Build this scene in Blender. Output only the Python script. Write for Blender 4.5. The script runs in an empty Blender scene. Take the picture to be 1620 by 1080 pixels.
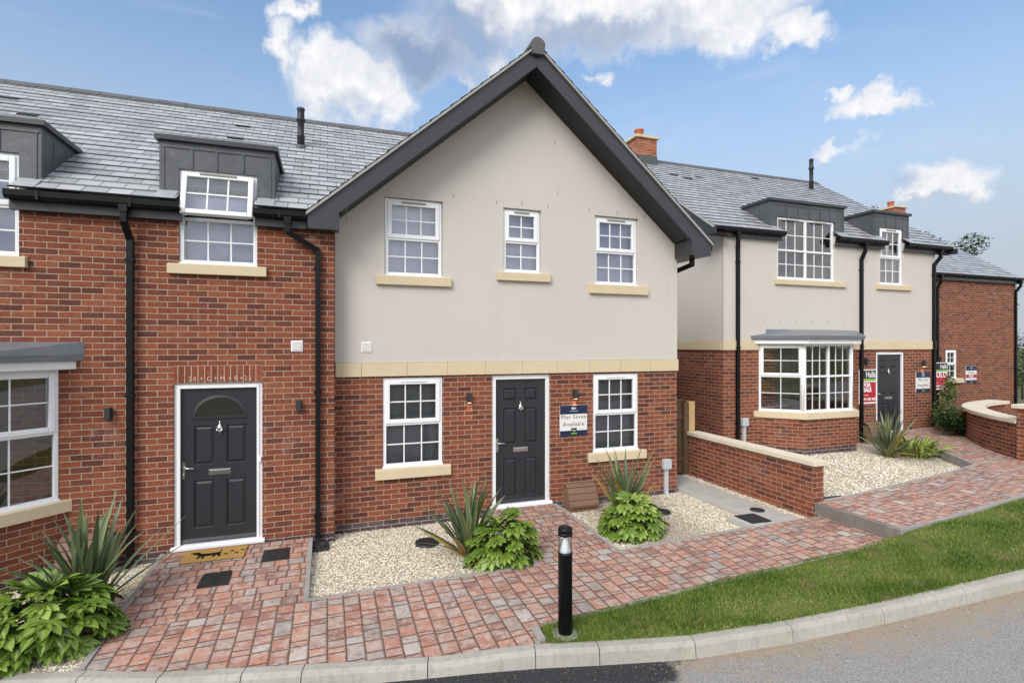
import bpy, bmesh, math, random
import numpy as np
from mathutils import Vector, Matrix
from mathutils.geometry import delaunay_2d_cdt

random.seed(7); RNG = np.random.default_rng(7)
SC = bpy.context.scene
COL = SC.collection
R = math.radians

# ------------------------------------------------------------------ camera, light, exposure
YAW = 19.37
cam_d = bpy.data.cameras.new("camera"); cam = bpy.data.objects.new("camera", cam_d); COL.objects.link(cam)
cam.location = (0, 0, 2.6); cam.rotation_euler = (R(90), 0, R(-YAW))
cam_d.sensor_width = 36; cam_d.lens = 830 / 1620 * 36; cam_d.shift_y = 5.78 / 1620
cam_d.clip_start = 0.05; cam_d.clip_end = 3000
SC.camera = cam
SUN_EL, SUN_AZ = 37.0, 224.0          # azimuth clockwise from +Y: behind the camera, to its left
sun_d = bpy.data.lights.new("sun", 'SUN'); sun = bpy.data.objects.new("sun", sun_d); COL.objects.link(sun)
sun_d.energy = 1.6; sun_d.angle = R(32); sun_d.color = (1.0, 0.965, 0.92)
_a, _e = R(SUN_AZ), R(SUN_EL)
_sd = Vector((math.sin(_a) * math.cos(_e), math.cos(_a) * math.cos(_e), math.sin(_e)))
sun.rotation_euler = (-_sd).to_track_quat('-Z', 'Y').to_euler()
SC.view_settings.view_transform = 'Standard'; SC.view_settings.look = 'None'
SC.view_settings.exposure = 0.74; SC.view_settings.gamma = 1.0

# ------------------------------------------------------------------ node helpers
class NG:
    def __init__(s, nt): s.nt = nt; s.N = nt.nodes; s.L = nt.links
    def node(s, typ, **kw):
        n = s.N.new(typ)
        for k, v in kw.items(): setattr(n, k, v)
        return n
    def put(s, sock, v):
        if v is None: return
        if isinstance(v, bpy.types.NodeSocket): s.L.new(v, sock)
        elif isinstance(v, (tuple, list)) and len(v) == 3 and sock.type == 'RGBA': sock.default_value = (*v, 1)
        else: sock.default_value = v
    def m(s, op, a, b=None, c=None, clamp=False):
        n = s.node('ShaderNodeMath', operation=op, use_clamp=clamp)
        for i, v in enumerate((a, b, c)): s.put(n.inputs[i], v)
        return n.outputs[0]
    def vm(s, op, a, b=None, out=0):
        n = s.node('ShaderNodeVectorMath', operation=op)
        s.put(n.inputs[0], a)
        if b is not None: s.put(n.inputs[3 if op == 'SCALE' else 1], b)
        return n.outputs[out]
    def sep(s, v):
        n = s.node('ShaderNodeSeparateXYZ'); s.put(n.inputs[0], v); return n.outputs
    def comb(s, x=0.0, y=0.0, z=0.0):
        n = s.node('ShaderNodeCombineXYZ')
        for i, v in enumerate((x, y, z)): s.put(n.inputs[i], v)
        return n.outputs[0]
    def noise(s, vec, scale, detail=3, rough=.55, dist=0.0):
        n = s.node('ShaderNodeTexNoise'); s.put(n.inputs['Vector'], vec)
        n.inputs['Scale'].default_value = scale; n.inputs['Detail'].default_value = detail
        n.inputs['Roughness'].default_value = rough; n.inputs['Distortion'].default_value = dist
        return n.outputs['Fac']
    def white(s, vec):
        n = s.node('ShaderNodeTexWhiteNoise', noise_dimensions='3D'); s.put(n.inputs['Vector'], vec)
        return n.outputs['Value'], n.outputs['Color']
    def voro(s, vec, scale, feature='F1', rnd=1.0):
        n = s.node('ShaderNodeTexVoronoi', feature=feature); s.put(n.inputs['Vector'], vec)
        n.inputs['Scale'].default_value = scale; n.inputs['Randomness'].default_value = rnd
        return n
    def mix(s, f, a, b, blend='MIX'):
        n = s.node('ShaderNodeMix', data_type='RGBA', blend_type=blend)
        s.put(n.inputs[0], f); s.put(n.inputs[6], a); s.put(n.inputs[7], b); return n.outputs[2]
    def ramp(s, f, stops, interp='LINEAR'):
        n = s.node('ShaderNodeValToRGB'); cr = n.color_ramp; cr.interpolation = interp
        while len(cr.elements) < len(stops): cr.elements.new(0.5)
        for e, (p, c) in zip(cr.elements, stops): e.position = p; e.color = (*c, 1) if len(c) == 3 else c
        s.put(n.inputs[0], f); return n.outputs[0]
    def sstep(s, v, a, b):
        n = s.node('ShaderNodeMapRange', interpolation_type='SMOOTHSTEP'); s.put(n.inputs[0], v)
        n.inputs[1].default_value = a; n.inputs[2].default_value = b; return n.outputs[0]
    def bump(s, h, strength, dist, normal=None):
        n = s.node('ShaderNodeBump'); n.inputs['Strength'].default_value = strength; n.inputs['Distance'].default_value = dist
        s.put(n.inputs['Height'], h)
        if normal is not None: s.put(n.inputs['Normal'], normal)
        return n.outputs[0]
    def pos(s): return s.node('ShaderNodeNewGeometry').outputs['Position']
    def uv(s): return s.node('ShaderNodeTexCoord').outputs['UV']

MATS = {}
def material(name):
    m = bpy.data.materials.new(name); m.use_nodes = True
    g = NG(m.node_tree); b = m.node_tree.nodes['Principled BSDF']; MATS[name] = m
    return g, b
def setb(g, b, col=None, rough=None, spec=None, metal=None, normal=None):
    g.put(b.inputs['Base Color'], col); g.put(b.inputs['Roughness'], rough)
    if spec is not None: g.put(b.inputs['Specular IOR Level'], spec)
    if metal is not None: g.put(b.inputs['Metallic'], metal)
    if normal is not None: g.put(b.inputs['Normal'], normal)

def plain(name, col, rough=.5, spec=.5, metal=0, var=.12, vscale=6, bump=0, bscale=60, dirt=None):
    g, b = material(name); p = g.pos()
    n = g.noise(p, vscale, 4)
    c = g.mix(n, tuple(x * (1 - var) for x in col), tuple(min(1, x * (1 + var)) for x in col))
    if dirt:
        d = g.sstep(g.noise(p, 2.3, 5, .65), .5, .75)
        c = g.mix(g.m('MULTIPLY', d, dirt[1]), c, dirt[0])
    nrm = g.bump(g.noise(p, bscale, 3), bump, .004) if bump else None
    setb(g, b, c, rough, spec, metal, nrm)

def brick_mat(name, cols, mortar, eff=.35, vert=False):
    g, b = material(name); p = g.pos(); o = g.sep(g.uv())
    u, v = (g.m('ADD', o[1], .137), o[0]) if vert else (o[0], o[1])
    BW, BH = .225, .075
    row = g.m('FLOOR', g.m('DIVIDE', v, BH))
    fv = g.m('SUBTRACT', g.m('DIVIDE', v, BH), row)
    off = g.m('MULTIPLY', g.m('MODULO', g.m('ABSOLUTE', row), 2.0), 0.0 if vert else .5)
    uu = g.m('ADD', g.m('DIVIDE', u, BW), off)
    colm = g.m('FLOOR', uu); fu = g.m('SUBTRACT', uu, colm)
    wob = g.m('MULTIPLY', g.m('SUBTRACT', g.noise(p, 22, 2), .5), .006)
    du = g.m('MULTIPLY', g.m('MINIMUM', fu, g.m('SUBTRACT', 1.0, fu)), BW)
    dv = g.m('MULTIPLY', g.m('MINIMUM', fv, g.m('SUBTRACT', 1.0, fv)), BH)
    d = g.m('ADD', g.m('MINIMUM', du, dv), wob)
    mask = g.sstep(d, .0036, .0066)
    wv, wc = g.white(g.comb(colm, row, 3.3))
    bc = g.ramp(wv, cols)
    # fired marks and mottling inside a brick
    streak = g.noise(g.comb(g.m('MULTIPLY', u, 14.0), g.m('MULTIPLY', v, 26.0), g.m('MULTIPLY', wv, 40.0)), 1.0, 3, .6)
    bc = g.mix(g.m('MULTIPLY', g.sstep(streak, .5, .7), .5), bc, (.06, .022, .018))
    bc = g.mix(g.m('MULTIPLY', g.sstep(g.noise(p, 38, 3), .54, .75), .3), bc, (.4, .17, .1))
    bc = g.mix(g.m('MULTIPLY', g.sstep(g.noise(p, 90, 3, .7), .5, .7), .4), bc, (.09, .035, .026))
    big = g.noise(p, .8, 3)
    bc = g.mix(g.m('MULTIPLY', big, .28), bc, (.2, .05, .03))
    mo = g.mix(g.noise(p, 9, 4), tuple(x * .72 for x in mortar), mortar)
    c = g.mix(mask, mo, bc)
    e = g.m('MULTIPLY', g.sstep(g.noise(p, 1.5, 6, .74), .55, .76), eff)
    c = g.mix(e, c, (.52, .42, .36))
    h = g.m('ADD', mask, g.m('MULTIPLY', g.noise(p, 85, 3), .3))
    setb(g, b, c, .88, .25, 0, g.bump(h, .75, .008))

BR = [(0.0, (.075, .03, .024)), (.12, (.135, .044, .029)), (.34, (.195, .056, .029)), (.62, (.238, .07, .034)), (.84, (.285, .096, .046)), (.94, (.17, .052, .033)), (1.0, (.1, .038, .029))]
brick_mat("red brick", BR, (.46, .34, .25), .28)
brick_mat("soldier brick", [(0, (.17, .05, .028)), (.5, (.24, .068, .034)), (1, (.29, .085, .042))], (.52, .4, .3), .15, vert=True)
brick_mat("blue brick", [(0, (.035, .036, .045)), (.5, (.06, .06, .07)), (1, (.1, .095, .1))], (.42, .38, .34), .25)
brick_mat("orange brick", [(0, (.26, .08, .04)), (.5, (.38, .13, .065)), (1, (.46, .18, .09))], (.5, .36, .26), .1)

def render_mat():
    g, b = material("cream render"); p = g.pos(); o = g.sep(p)
    st = g.noise(g.comb(g.m('MULTIPLY', o[0], 3.0), g.m('MULTIPLY', o[1], 3.0), g.m('MULTIPLY', o[2], .35)), 1.0, 4, .6)
    c = g.mix(g.noise(p, .6, 3), (.525, .483, .44), (.595, .552, .503))
    c = g.mix(g.m('MULTIPLY', g.sstep(st, .52, .8), .22), c, (.46, .415, .37))
    h = g.m('ADD', g.noise(p, 190, 2), g.m('MULTIPLY', g.noise(p, 5, 3), .8))
    setb(g, b, c, .92, .2, 0, g.bump(h, .28, .004))
render_mat()

def stone_mat():
    g, b = material("sandstone"); p = g.pos()
    c = g.mix(g.noise(p, 3, 4), (.55, .45, .29), (.65, .545, .375))
    c = g.mix(g.m('MULTIPLY', g.sstep(g.noise(p, 140, 2), .55, .8), .2), c, (.42, .32, .19))
    c = g.mix(g.m('MULTIPLY', g.sstep(g.noise(p, 1.9, 5, .7), .55, .85), .28), c, (.4, .34, .26))
    setb(g, b, c, .85, .3, 0, g.bump(g.noise(p, 120, 3), .2, .003))
stone_mat()
plain("pale coping", (.66, .58, .46), .85, .3, 0, .1, 5, .2, 120, ((.42, .38, .32), .35))

def slate_mat(name, tone=1.0, SW=.25, SH=.2):
    g, b = material(name); p = g.pos(); o = g.sep(g.uv()); u, v = o[0], o[1]
    row = g.m('FLOOR', g.m('DIVIDE', g.m('ADD', v, .0005), SH))
    uu = g.m('ADD', g.m('DIVIDE', u, SW), g.m('MULTIPLY', g.m('MODULO', g.m('ABSOLUTE', row), 2.0), .5))
    col = g.m('FLOOR', uu); fu = g.m('SUBTRACT', uu, col)
    du = g.m('MULTIPLY', g.m('MINIMUM', fu, g.m('SUBTRACT', 1.0, fu)), SW)
    fv = g.m('SUBTRACT', g.m('DIVIDE', v, SH), row)
    mask = g.m('MULTIPLY', g.sstep(du, .003, .006), g.sstep(fv, .05, .13))
    wv, _ = g.white(g.comb(col, row, 1.7))
    t = tuple(x * tone for x in (.37, .376, .39))
    c = g.mix(wv, tuple(x * .78 for x in t), tuple(x * 1.2 for x in t))
    c = g.mix(g.m('MULTIPLY', g.sstep(g.noise(p, 1.5, 5, .7), .55, .8), .3), c, (.16, .16, .14))
    c = g.mix(g.m('MULTIPLY', g.noise(g.vm('ADD', p, g.comb(wv, wv, 0.0)), 18, 4, .7), .4), c, tuple(x * .7 for x in t))
    c = g.mix(mask, (.008, .008, .01), c)
    rg = g.m('ADD', .34, g.m('MULTIPLY', wv, .16))
    h = g.m('ADD', g.m('MULTIPLY', mask, .6), g.m('ADD', g.m('MULTIPLY', wv, .35), g.m('MULTIPLY', g.noise(p, 45, 3), .25)))
    setb(g, b, c, rg, 1.0, 0, g.bump(h, .5, .006))
slate_mat("roof slate")

def paver_mat(name):
    g, b = material(name); p = g.pos(); o = g.sep(g.uv()); u, v = o[0], o[1]
    W, L = .16, .152
    vr = g.m('DIVIDE', v, W); r = g.m('FLOOR', vr); fv = g.m('SUBTRACT', vr, r)
    rr, _ = g.white(g.comb(r, 7.7, 1.1))
    t = g.m('ADD', g.m('DIVIDE', u, L), g.m('MULTIPLY', rr, 7.0)); i = g.m('FLOOR', t)
    def bnd(k):
        ii = g.m('ADD', i, float(k)); w, _ = g.white(g.comb(ii, r, 5.5))
        w = g.m('DIVIDE', g.m('FLOOR', g.m('MULTIPLY', w, 4.0)), 3.0)
        return g.m('ADD', ii, g.m('MULTIPLY', g.m('SUBTRACT', w, .5), .66))
    b0, b1 = bnd(0), bnd(1)
    cell = g.m('ADD', g.m('SUBTRACT', i, g.m('LESS_THAN', t, b0)), g.m('GREATER_THAN', t, b1))
    du = g.m('MULTIPLY', g.m('MINIMUM', g.m('ABSOLUTE', g.m('SUBTRACT', t, b0)), g.m('ABSOLUTE', g.m('SUBTRACT', t, b1))), L)
    dv = g.m('MULTIPLY', g.m('MINIMUM', fv, g.m('SUBTRACT', 1.0, fv)), W)
    d = g.m('ADD', g.m('MINIMUM', du, dv), g.m('MULTIPLY', g.m('SUBTRACT', g.noise(p, 24, 4, .65), .5), .012))
    mask = g.sstep(d, .0024, .0052); soft = g.sstep(d, .001, .02)
    wv, _ = g.white(g.comb(cell, r, 9.1)); w2, _ = g.white(g.comb(cell, r, 4.2))
    c = g.ramp(wv, [(0, (.26, .14, .11)), (.2, (.39, .19, .137)), (.46, (.5, .24, .165)), (.7, (.48, .275, .2)), (.82, (.37, .275, .225)), (.92, (.31, .275, .258)), (1, (.53, .47, .42))])
    off = g.vm('ADD', p, g.comb(g.m('MULTIPLY', w2, 9.0), g.m('MULTIPLY', wv, 7.0), 0.0))
    mott = g.noise(off, 9, 5, .68)
    c = g.mix(g.m('MULTIPLY', g.sstep(mott, .44, .6), .78), c, (.48, .385, .335))
    c = g.mix(g.m('MULTIPLY', g.sstep(g.noise(off, 14, 5, .75), .5, .66), .75), c, (.21, .13, .105))
    c = g.mix(g.m('MULTIPLY', g.sstep(g.noise(p, 120, 2), .58, .8), .3), c, (.55, .42, .36))
    c = g.mix(soft, g.mix(.5, c, (.12, .07, .055)), c)
    c = g.mix(g.m('MULTIPLY', g.sstep(g.noise(p, 1.1, 6, .7), .48, .7), .35), c, (.2, .125, .1))
    c = g.mix(g.m('MULTIPLY', g.sstep(g.noise(g.vm('ADD', p, g.comb(5.0, 9.0, 0.0)), 3.1, 6, .75), .58, .7), .4), c, (.5, .42, .38))
    joint = g.mix(g.sstep(g.noise(p, 1.4, 4), .45, .7), (.1, .06, .045), (.055, .042, .032))
    moss = g.sstep(g.noise(p, 2.6, 5, .7), .62, .72)
    joint = g.mix(g.m('MULTIPLY', moss, .7), joint, (.06, .075, .025))
    c = g.mix(mask, joint, c)
    h = g.m('ADD', g.m('ADD', soft, g.m('MULTIPLY', w2, .3)), g.m('ADD', g.m('MULTIPLY', g.noise(p, 60, 4), .3), g.m('MULTIPLY', mott, .4)))
    setb(g, b, c, .82, .3, 0, g.bump(h, .9, .007))
paver_mat("block paving")

def gravel_mat():
    g, b = material("gravel"); p = g.pos()
    v = g.voro(p, 62); o = g.sep(v.outputs['Color'])
    c = g.ramp(o[0], [(0, (.46, .38, .26)), (.35, (.64, .56, .42)), (.75, (.76, .69, .54)), (1, (.8, .75, .64))])
    dd = g.sstep(v.outputs['Distance'], .3, .62)
    c = g.mix(g.m('MULTIPLY', dd, .75), c, (.16, .12, .075))
    setb(g, b, c, .85, .3, 0, g.bump(g.m('SUBTRACT', 1.0, v.outputs['Distance']), .9, .012))
    g, b = material("gravel stone"); o = g.sep(g.uv())
    c = g.ramp(o[0], [(0, (.36, .27, .18)), (.12, (.66, .55, .39)), (.5, (.78, .69, .53)), (.82, (.83, .77, .64)), (.95, (.87, .85, .8)), (1, (.45, .43, .4))])
    setb(g, b, c, .8, .35)
gravel_mat()

def grass_mats():
    g, b = material("lawn soil"); p = g.pos()
    n = g.noise(p, 1.6, 4); n2 = g.noise(p, 16, 4, .7)
    c = g.mix(n, (.09, .115, .03), (.14, .16, .05))
    c = g.mix(g.m('MULTIPLY', g.sstep(n2, .5, .72), .6), c, (.15, .11, .055))
    setb(g, b, c, .95, .1, 0, g.bump(g.noise(p, 60, 4), .9, .02))
    g, b = material("grass blade"); o = g.sep(g.uv()); p = g.pos()
    c = g.ramp(o[0], [(0, (.026, .066, .008)), (.38, (.09, .165, .019)), (.72, (.165, .245, .036)), (.92, (.24, .265, .065)), (1, (.44, .35, .17))])
    pn = g.sstep(g.noise(p, 2.2, 5, .65), .44, .66)
    c = g.mix(g.m('MULTIPLY', pn, .5), c, (.22, .245, .065))
    pd = g.sstep(g.noise(g.vm('ADD', p, g.comb(11.0, 3.0, 0.0)), 2.4, 4, .6), .58, .7)
    c = g.mix(g.m('MULTIPLY', pd, .6), c, (.28, .21, .11))
    setb(g, b, c, .7, .25)
    b.inputs['Transmission Weight'].default_value = 0
grass_mats()

def road_mat():
    g, b = material("asphalt"); p = g.pos(); o = g.sep(p)
    v = g.voro(p, 150); vo = g.sep(v.outputs['Color'])
    old = g.mix(g.noise(p, 2.2, 5, .65), (.2, .195, .19), (.3, .29, .28))
    old = g.mix(g.m('MULTIPLY', vo[0], .65), old, (.44, .43, .42))
    old = g.mix(g.m('MULTIPLY', g.sstep(vo[1], .72, .9), .6), old, (.07, .07, .075))
    new = g.mix(vo[0], (.018, .018, .02), (.06, .06, .064))
    # the patch of fresh black tarmac ends with a wavy edge
    wav = g.m('MULTIPLY', g.m('SUBTRACT', g.noise(p, 3.5, 4, .7), .5), 1.3)
    edge = g.m('ADD', g.m('ADD', o[0], g.m('MULTIPLY', g.m('SUBTRACT', o[1], 3.9), -.6)), wav)
    f = g.sstep(edge, 2.75, 3.05)
    c = g.mix(f, new, old)
    # sandy silt that has washed along the kerb on the old surface
    q = g.m('SUBTRACT', o[1], g.m('ADD', 3.42, g.m('MULTIPLY', g.m('POWER', g.m('MAXIMUM', g.m('SUBTRACT', 6.6, o[0]), 0.0), 2.0), .034)))
    silt = g.m('MULTIPLY', g.sstep(g.m('ADD', q, g.m('MULTIPLY', g.m('SUBTRACT', g.noise(p, 4, 5, .7), .5), .9)), -.4, .2), f)
    c = g.mix(g.m('MULTIPLY', silt, .7), c, (.36, .265, .165))
    c = g.mix(g.m('MULTIPLY', g.m('MULTIPLY', g.sstep(g.noise(p, 2.0, 5, .7), .6, .7), f), .4), c, (.4, .3, .2))
    setb(g, b, c, .88, .3, 0, g.bump(g.m('SUBTRACT', 1.0, v.outputs['Distance']), .7, .007))
road_mat()

def kerb_mat():
    g, b = material("kerb concrete"); p = g.pos()
    c = g.mix(g.noise(p, 2.5, 5, .65), (.28, .265, .235), (.47, .445, .4))
    c = g.mix(g.m('MULTIPLY', g.sstep(g.noise(p, 5, 6, .78), .48, .68), .6), c, (.22, .21, .175))
    c = g.mix(g.m('MULTIPLY', g.sstep(g.noise(p, 11, 5, .75), .56, .7), .5), c, (.16, .165, .165))
    o = g.sep(p)
    stv = g.noise(g.comb(g.m('MULTIPLY', o[0], 22.0), g.m('MULTIPLY', o[1], 22.0), g.m('MULTIPLY', o[2], 4.0)), 1.0, 4, .6)
    c = g.mix(g.m('MULTIPLY', g.sstep(stv, .5, .7), .45), c, (.17, .17, .145))
    c = g.mix(g.m('MULTIPLY', g.sstep(g.noise(g.vm('ADD', p, g.comb(4.0, 1.0, 0.0)), .9, 4, .6), .4, .62), .45), c, (.27, .25, .2))
    c = g.mix(g.m('MULTIPLY', g.noise(p, 130, 2), .3), c, (.6, .57, .5))
    setb(g, b, c, .88, .3, 0, g.bump(g.noise(p, 90, 4), .4, .004))
kerb_mat()
plain("edging concrete", (.33, .31, .29), .9, .3, 0, .25, 4, .4, 80, ((.16, .14, .12), .5))
plain("step concrete", (.185, .165, .15), .85, .3, 0, .3, 5, .4, 70, ((.33, .3, .27), .5))
plain("slab concrete", (.42, .41, .38), .9, .3, 0, .15, 3, .3, 90, ((.3, .27, .22), .5))
plain("upvc white", (.8, .81, .82), .28, .5, 0, .03, 3)
plain("render vent", (.68, .66, .63), .5, .4, 0, .05)
plain("anthracite", (.036, .037, .044), .38, .5, 0, .12, 2)
plain("soffit grey", (.02, .02, .023), .5, .4, 0, .1, 2)
plain("black plastic", (.005, .005, .006), .45, .25, 0, .1, 3)
plain("verge trim", (.36, .35, .33), .75, .3, 0, .2, 9, .3, 60)
plain("ridge tile", (.1, .1, .105), .7, .4, 0, .25, 7, .4, 60)
plain("steel", (.68, .66, .62), .22, .5, 1.0, .06)
plain("lamp metal", (.03, .031, .034), .45, .5, 0, .1)
plain("grey plastic", (.46, .48, .5), .42, .4, 0, .06, 5)
plain("meter brown", (.2, .115, .075), .62, .4, 0, .2, 5, .2, 70)
plain("timber light", (.5, .34, .16), .8, .3, 0, .2, 12, .3, 60)
plain("timber dark", (.13, .085, .045), .85, .2, 0, .3, 9, .4, 60)
plain("terracotta", (.42, .13, .065), .8, .3, 0, .2, 8)
plain("coir", (.46, .27, .085), .95, .1, 0, .2, 40, .8, 260)
plain("mat black", (.012, .011, .01), .95, .1, 0, .2, 40)
plain("cover black", (.022, .023, .025), .6, .4, 0, .4, 6, .3, 60, ((.11, .1, .09), .5))
plain("sign navy", (.012, .02, .06), .35, .5, 0, .05)
plain("sign white", (.72, .71, .68), .4, .5, 0, .04)
plain("sign board white", (.82, .82, .82), .4, .5, 0, .04)
plain("sign red", (.42, .012, .022), .4, .5, 0, .05)
plain("sign black", (.01, .01, .01), .4, .5, 0, .05)
plain("sign green", (.17, .42, .04), .4, .5, 0, .05)
plain("sign grey text", (.13, .12, .12), .5, .4, 0, .05)
plain("emblem blue", (.5, .66, .82), .4, .4, 0, .05)
plain("chalk", (.72, .68, .62), .95, .1, 0, .3, 60)
plain("lavender room light", (.61, .63, .86), .85, .2, 0, .14, 1.1)  # bluish light on a white ceiling put into the sheet's colour
plain("blind white", (.6, .58, .66), .85, .2, 0, .06, 1.5)
plain("blind grey", (.25, .25, .258), .85, .2, 0, .3, 1.6)
plain("blind slat", (.15, .145, .14), .8, .2, 0, .1, 3)
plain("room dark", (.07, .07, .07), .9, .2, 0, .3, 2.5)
plain("curtain pale", (.42, .41, .38), .9, .2, 0, .1, 4)
plain("bark", (.1, .075, .05), .9, .2, 0, .3, 12, .5, 50)
plain("ground earth", (.11, .12, .06), .95, .1, 0, .3, .6)
plain("reflector white", (.82, .84, .88), .3, .5, 0, .02)
plain("weep vent", (.24, .23, .21), .6, .3, 0, .2)
plain("fallen leaf", (.3, .19, .09), .9, .2, 0, .4, 30)

def lead_mat():
    g, b = material("lead"); p = g.pos()
    c = g.mix(g.noise(p, 2.2, 5, .65), (.045, .048, .054), (.125, .13, .138))
    c = g.mix(g.m('MULTIPLY', g.sstep(g.noise(p, 4, 6, .8), .52, .74), .5), c, (.2, .2, .21))
    setb(g, b, c, .5, .5, .25, g.bump(g.noise(p, 9, 3), .35, .012))
    g, b = material("bright lead"); p = g.pos()
    c = g.mix(g.noise(p, 9, 4), (.3, .31, .33), (.5, .51, .53))
    setb(g, b, c, .45, .5, .3, g.bump(g.noise(p, 14, 3), .5, .01))
    g, b = material("bay lead"); p = g.pos()
    c = g.mix(g.noise(p, 3, 5, .65), (.15, .168, .19), (.27, .29, .32))
    setb(g, b, c, .42, .5, .3, g.bump(g.noise(p, 11, 3), .4, .01))
lead_mat()

def door_mat():
    g, b = material("door anthracite"); p = g.pos(); o = g.sep(p)
    gr = g.noise(g.comb(g.m('MULTIPLY', o[0], 40.0), g.m('MULTIPLY', o[1], 40.0), g.m('MULTIPLY', o[2], 3.0)), 1.0, 4, .65, .6)
    c = g.mix(gr, (.016, .016, .02), (.03, .03, .036))
    setb(g, b, c, .4, .5, 0, g.bump(gr, .4, .003))
door_mat()

def glass_mat(name, base_refl, tint=(.93, .95, .96), gain=1.5):
    g, b = material(name); nt = g.nt; nt.nodes.remove(b)
    out = [n for n in nt.nodes if n.type == 'OUTPUT_MATERIAL'][0]
    tr = g.node('ShaderNodeBsdfTransparent'); tr.inputs[0].default_value = (*tint, 1)
    gl = g.node('ShaderNodeBsdfGlossy'); gl.inputs['Roughness'].default_value = .015
    gl.inputs['Normal'].default_value = (0, 0, 0)
    nrm = g.bump(g.noise(g.pos(), 1.3, 2), .12, .02); g.put(gl.inputs['Normal'], nrm)
    fr = g.node('ShaderNodeFresnel'); fr.inputs[0].default_value = 1.5
    f = g.m('ADD', g.m('MULTIPLY', fr.outputs[0], gain), base_refl, clamp=True)
    ms = g.node('ShaderNodeMixShader'); g.put(ms.inputs[0], f)
    g.L.new(tr.outputs[0], ms.inputs[1]); g.L.new(gl.outputs[0], ms.inputs[2]); g.L.new(ms.outputs[0], out.inputs[0])
glass_mat("window glass", .12)
glass_mat("ground floor glass", .03, gain=1.2)
glass_mat("lamp glass", .01, (.98, .98, .985), gain=.8)

def leaf_mats():
    def lm(name, stops, rib, rough=.42, edge=None):
        g, b = material(name); o = g.sep(g.uv()); p = g.pos()
        c = g.ramp(o[0], stops)
        c = g.mix(g.m('MULTIPLY', g.noise(p, 30, 3), .3), c, tuple(x * .6 for x in stops[0][1]))
        if rib:   # lighter rib along the centre of a lobe (v is the distance from it)
            c = g.mix(g.m('MULTIPLY', g.sstep(o[1], .3, .06), .62), c, rib)
        if edge:
            c = g.mix(g.m('MULTIPLY', g.sstep(o[1], .72, .95), .75), c, edge)
        setb(g, b, c, rough, .45)
        return g, b
    lm("phormium leaf", [(0, (.05, .08, .035)), (.5, (.115, .155, .075)), (.9, (.2, .24, .115)), (.935, (.42, .26, .05)), (1, (.5, .3, .06))], (.13, .17, .09), .45, (.24, .26, .12))
    lm("fatsia leaf", [(0, (.05, .1, .012)), (.4, (.13, .22, .025)), (.8, (.235, .35, .05)), (1, (.38, .48, .1))], (.38, .46, .14), .35, (.07, .13, .018))
    lm("yellow green leaf", [(0, (.13, .19, .025)), (.5, (.27, .34, .06)), (1, (.42, .46, .12))], (.46, .5, .2), .42)
    lm("dark shrub leaf", [(0, (.012, .03, .01)), (.5, (.035, .07, .018)), (.85, (.075, .125, .03)), (1, (.12, .19, .05))], None, .35)
    lm("light shrub leaf", [(0, (.05, .085, .02)), (.5, (.1, .155, .035)), (1, (.17, .23, .06))], None, .45)
    lm("tree leaf", [(0, (.025, .045, .012)), (.5, (.055, .085, .022)), (1, (.11, .14, .04))], None, .5)
leaf_mats()

def emit_mat(name, col, st):
    g, b = material(name); b.inputs['Emission Color'].default_value = (*col, 1); b.inputs['Emission Strength'].default_value = st
    b.inputs['Base Color'].default_value = (*col, 1)
emit_mat("lamp glow", (1, .62, .3), 6)

# ------------------------------------------------------------------ world: Nishita sky with scattered cumulus
# azimuth deg, elevation deg, half width, half height, weight
CLOUDS = [(2.6, 25.2, 6.9, 3.1, 1.15), (6.0, 24.7, 3.9, 2.6, 1.1), (-.8, 26.2, 3.4, 3.2, .95), (-4.0, 27.4, 2.0, 3.8, .8), (-3.6, 30.4, 3.4, 1.5, .8),
  (9.3, 29.2, 8.2, 3.4, 1.05), (16.8, 29.2, 2.0, 2.3, .85), (15.5, 27.2, 6.5, 1.2, .6), (20.1, 33.0, 9.5, 2.8, 1.1), (32.3, 33.2, 21.0, 4.9, 1.25),
  (41.6, 29.9, 7.7, 3.6, 1.15), (47.5, 27.0, 4.6, 1.8, .95), (54.1, 21.1, 4.0, 1.5, .95), (50.9, 21.6, 2.2, .8, .75), (51.2, 17.6, 4.2, 1.3, .6), (58.9, 13.6, 3.4, 2.0, 1.05), (61.2, 12.7, 2.4, 1.4, .9), (57.0, 12.6, 4.0, 1.0, .7), (28.3, 26.3, 3.4, 1.4, .5)]
SHADES = [(9.6, 28.9, 8.5, 3.8, 1.0), (14.5, 31.0, 7.0, 3.2, .85), (28.0, 30.2, 12.0, 2.6, .75), (36.0, 28.6, 7.0, 1.4, .4), (58.5, 12.0, 5.0, 1.0, .6), (54.8, 13.6, 3.0, 1.2, .9), (1.5, 23.0, 6.0, 1.6, .25)]
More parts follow.
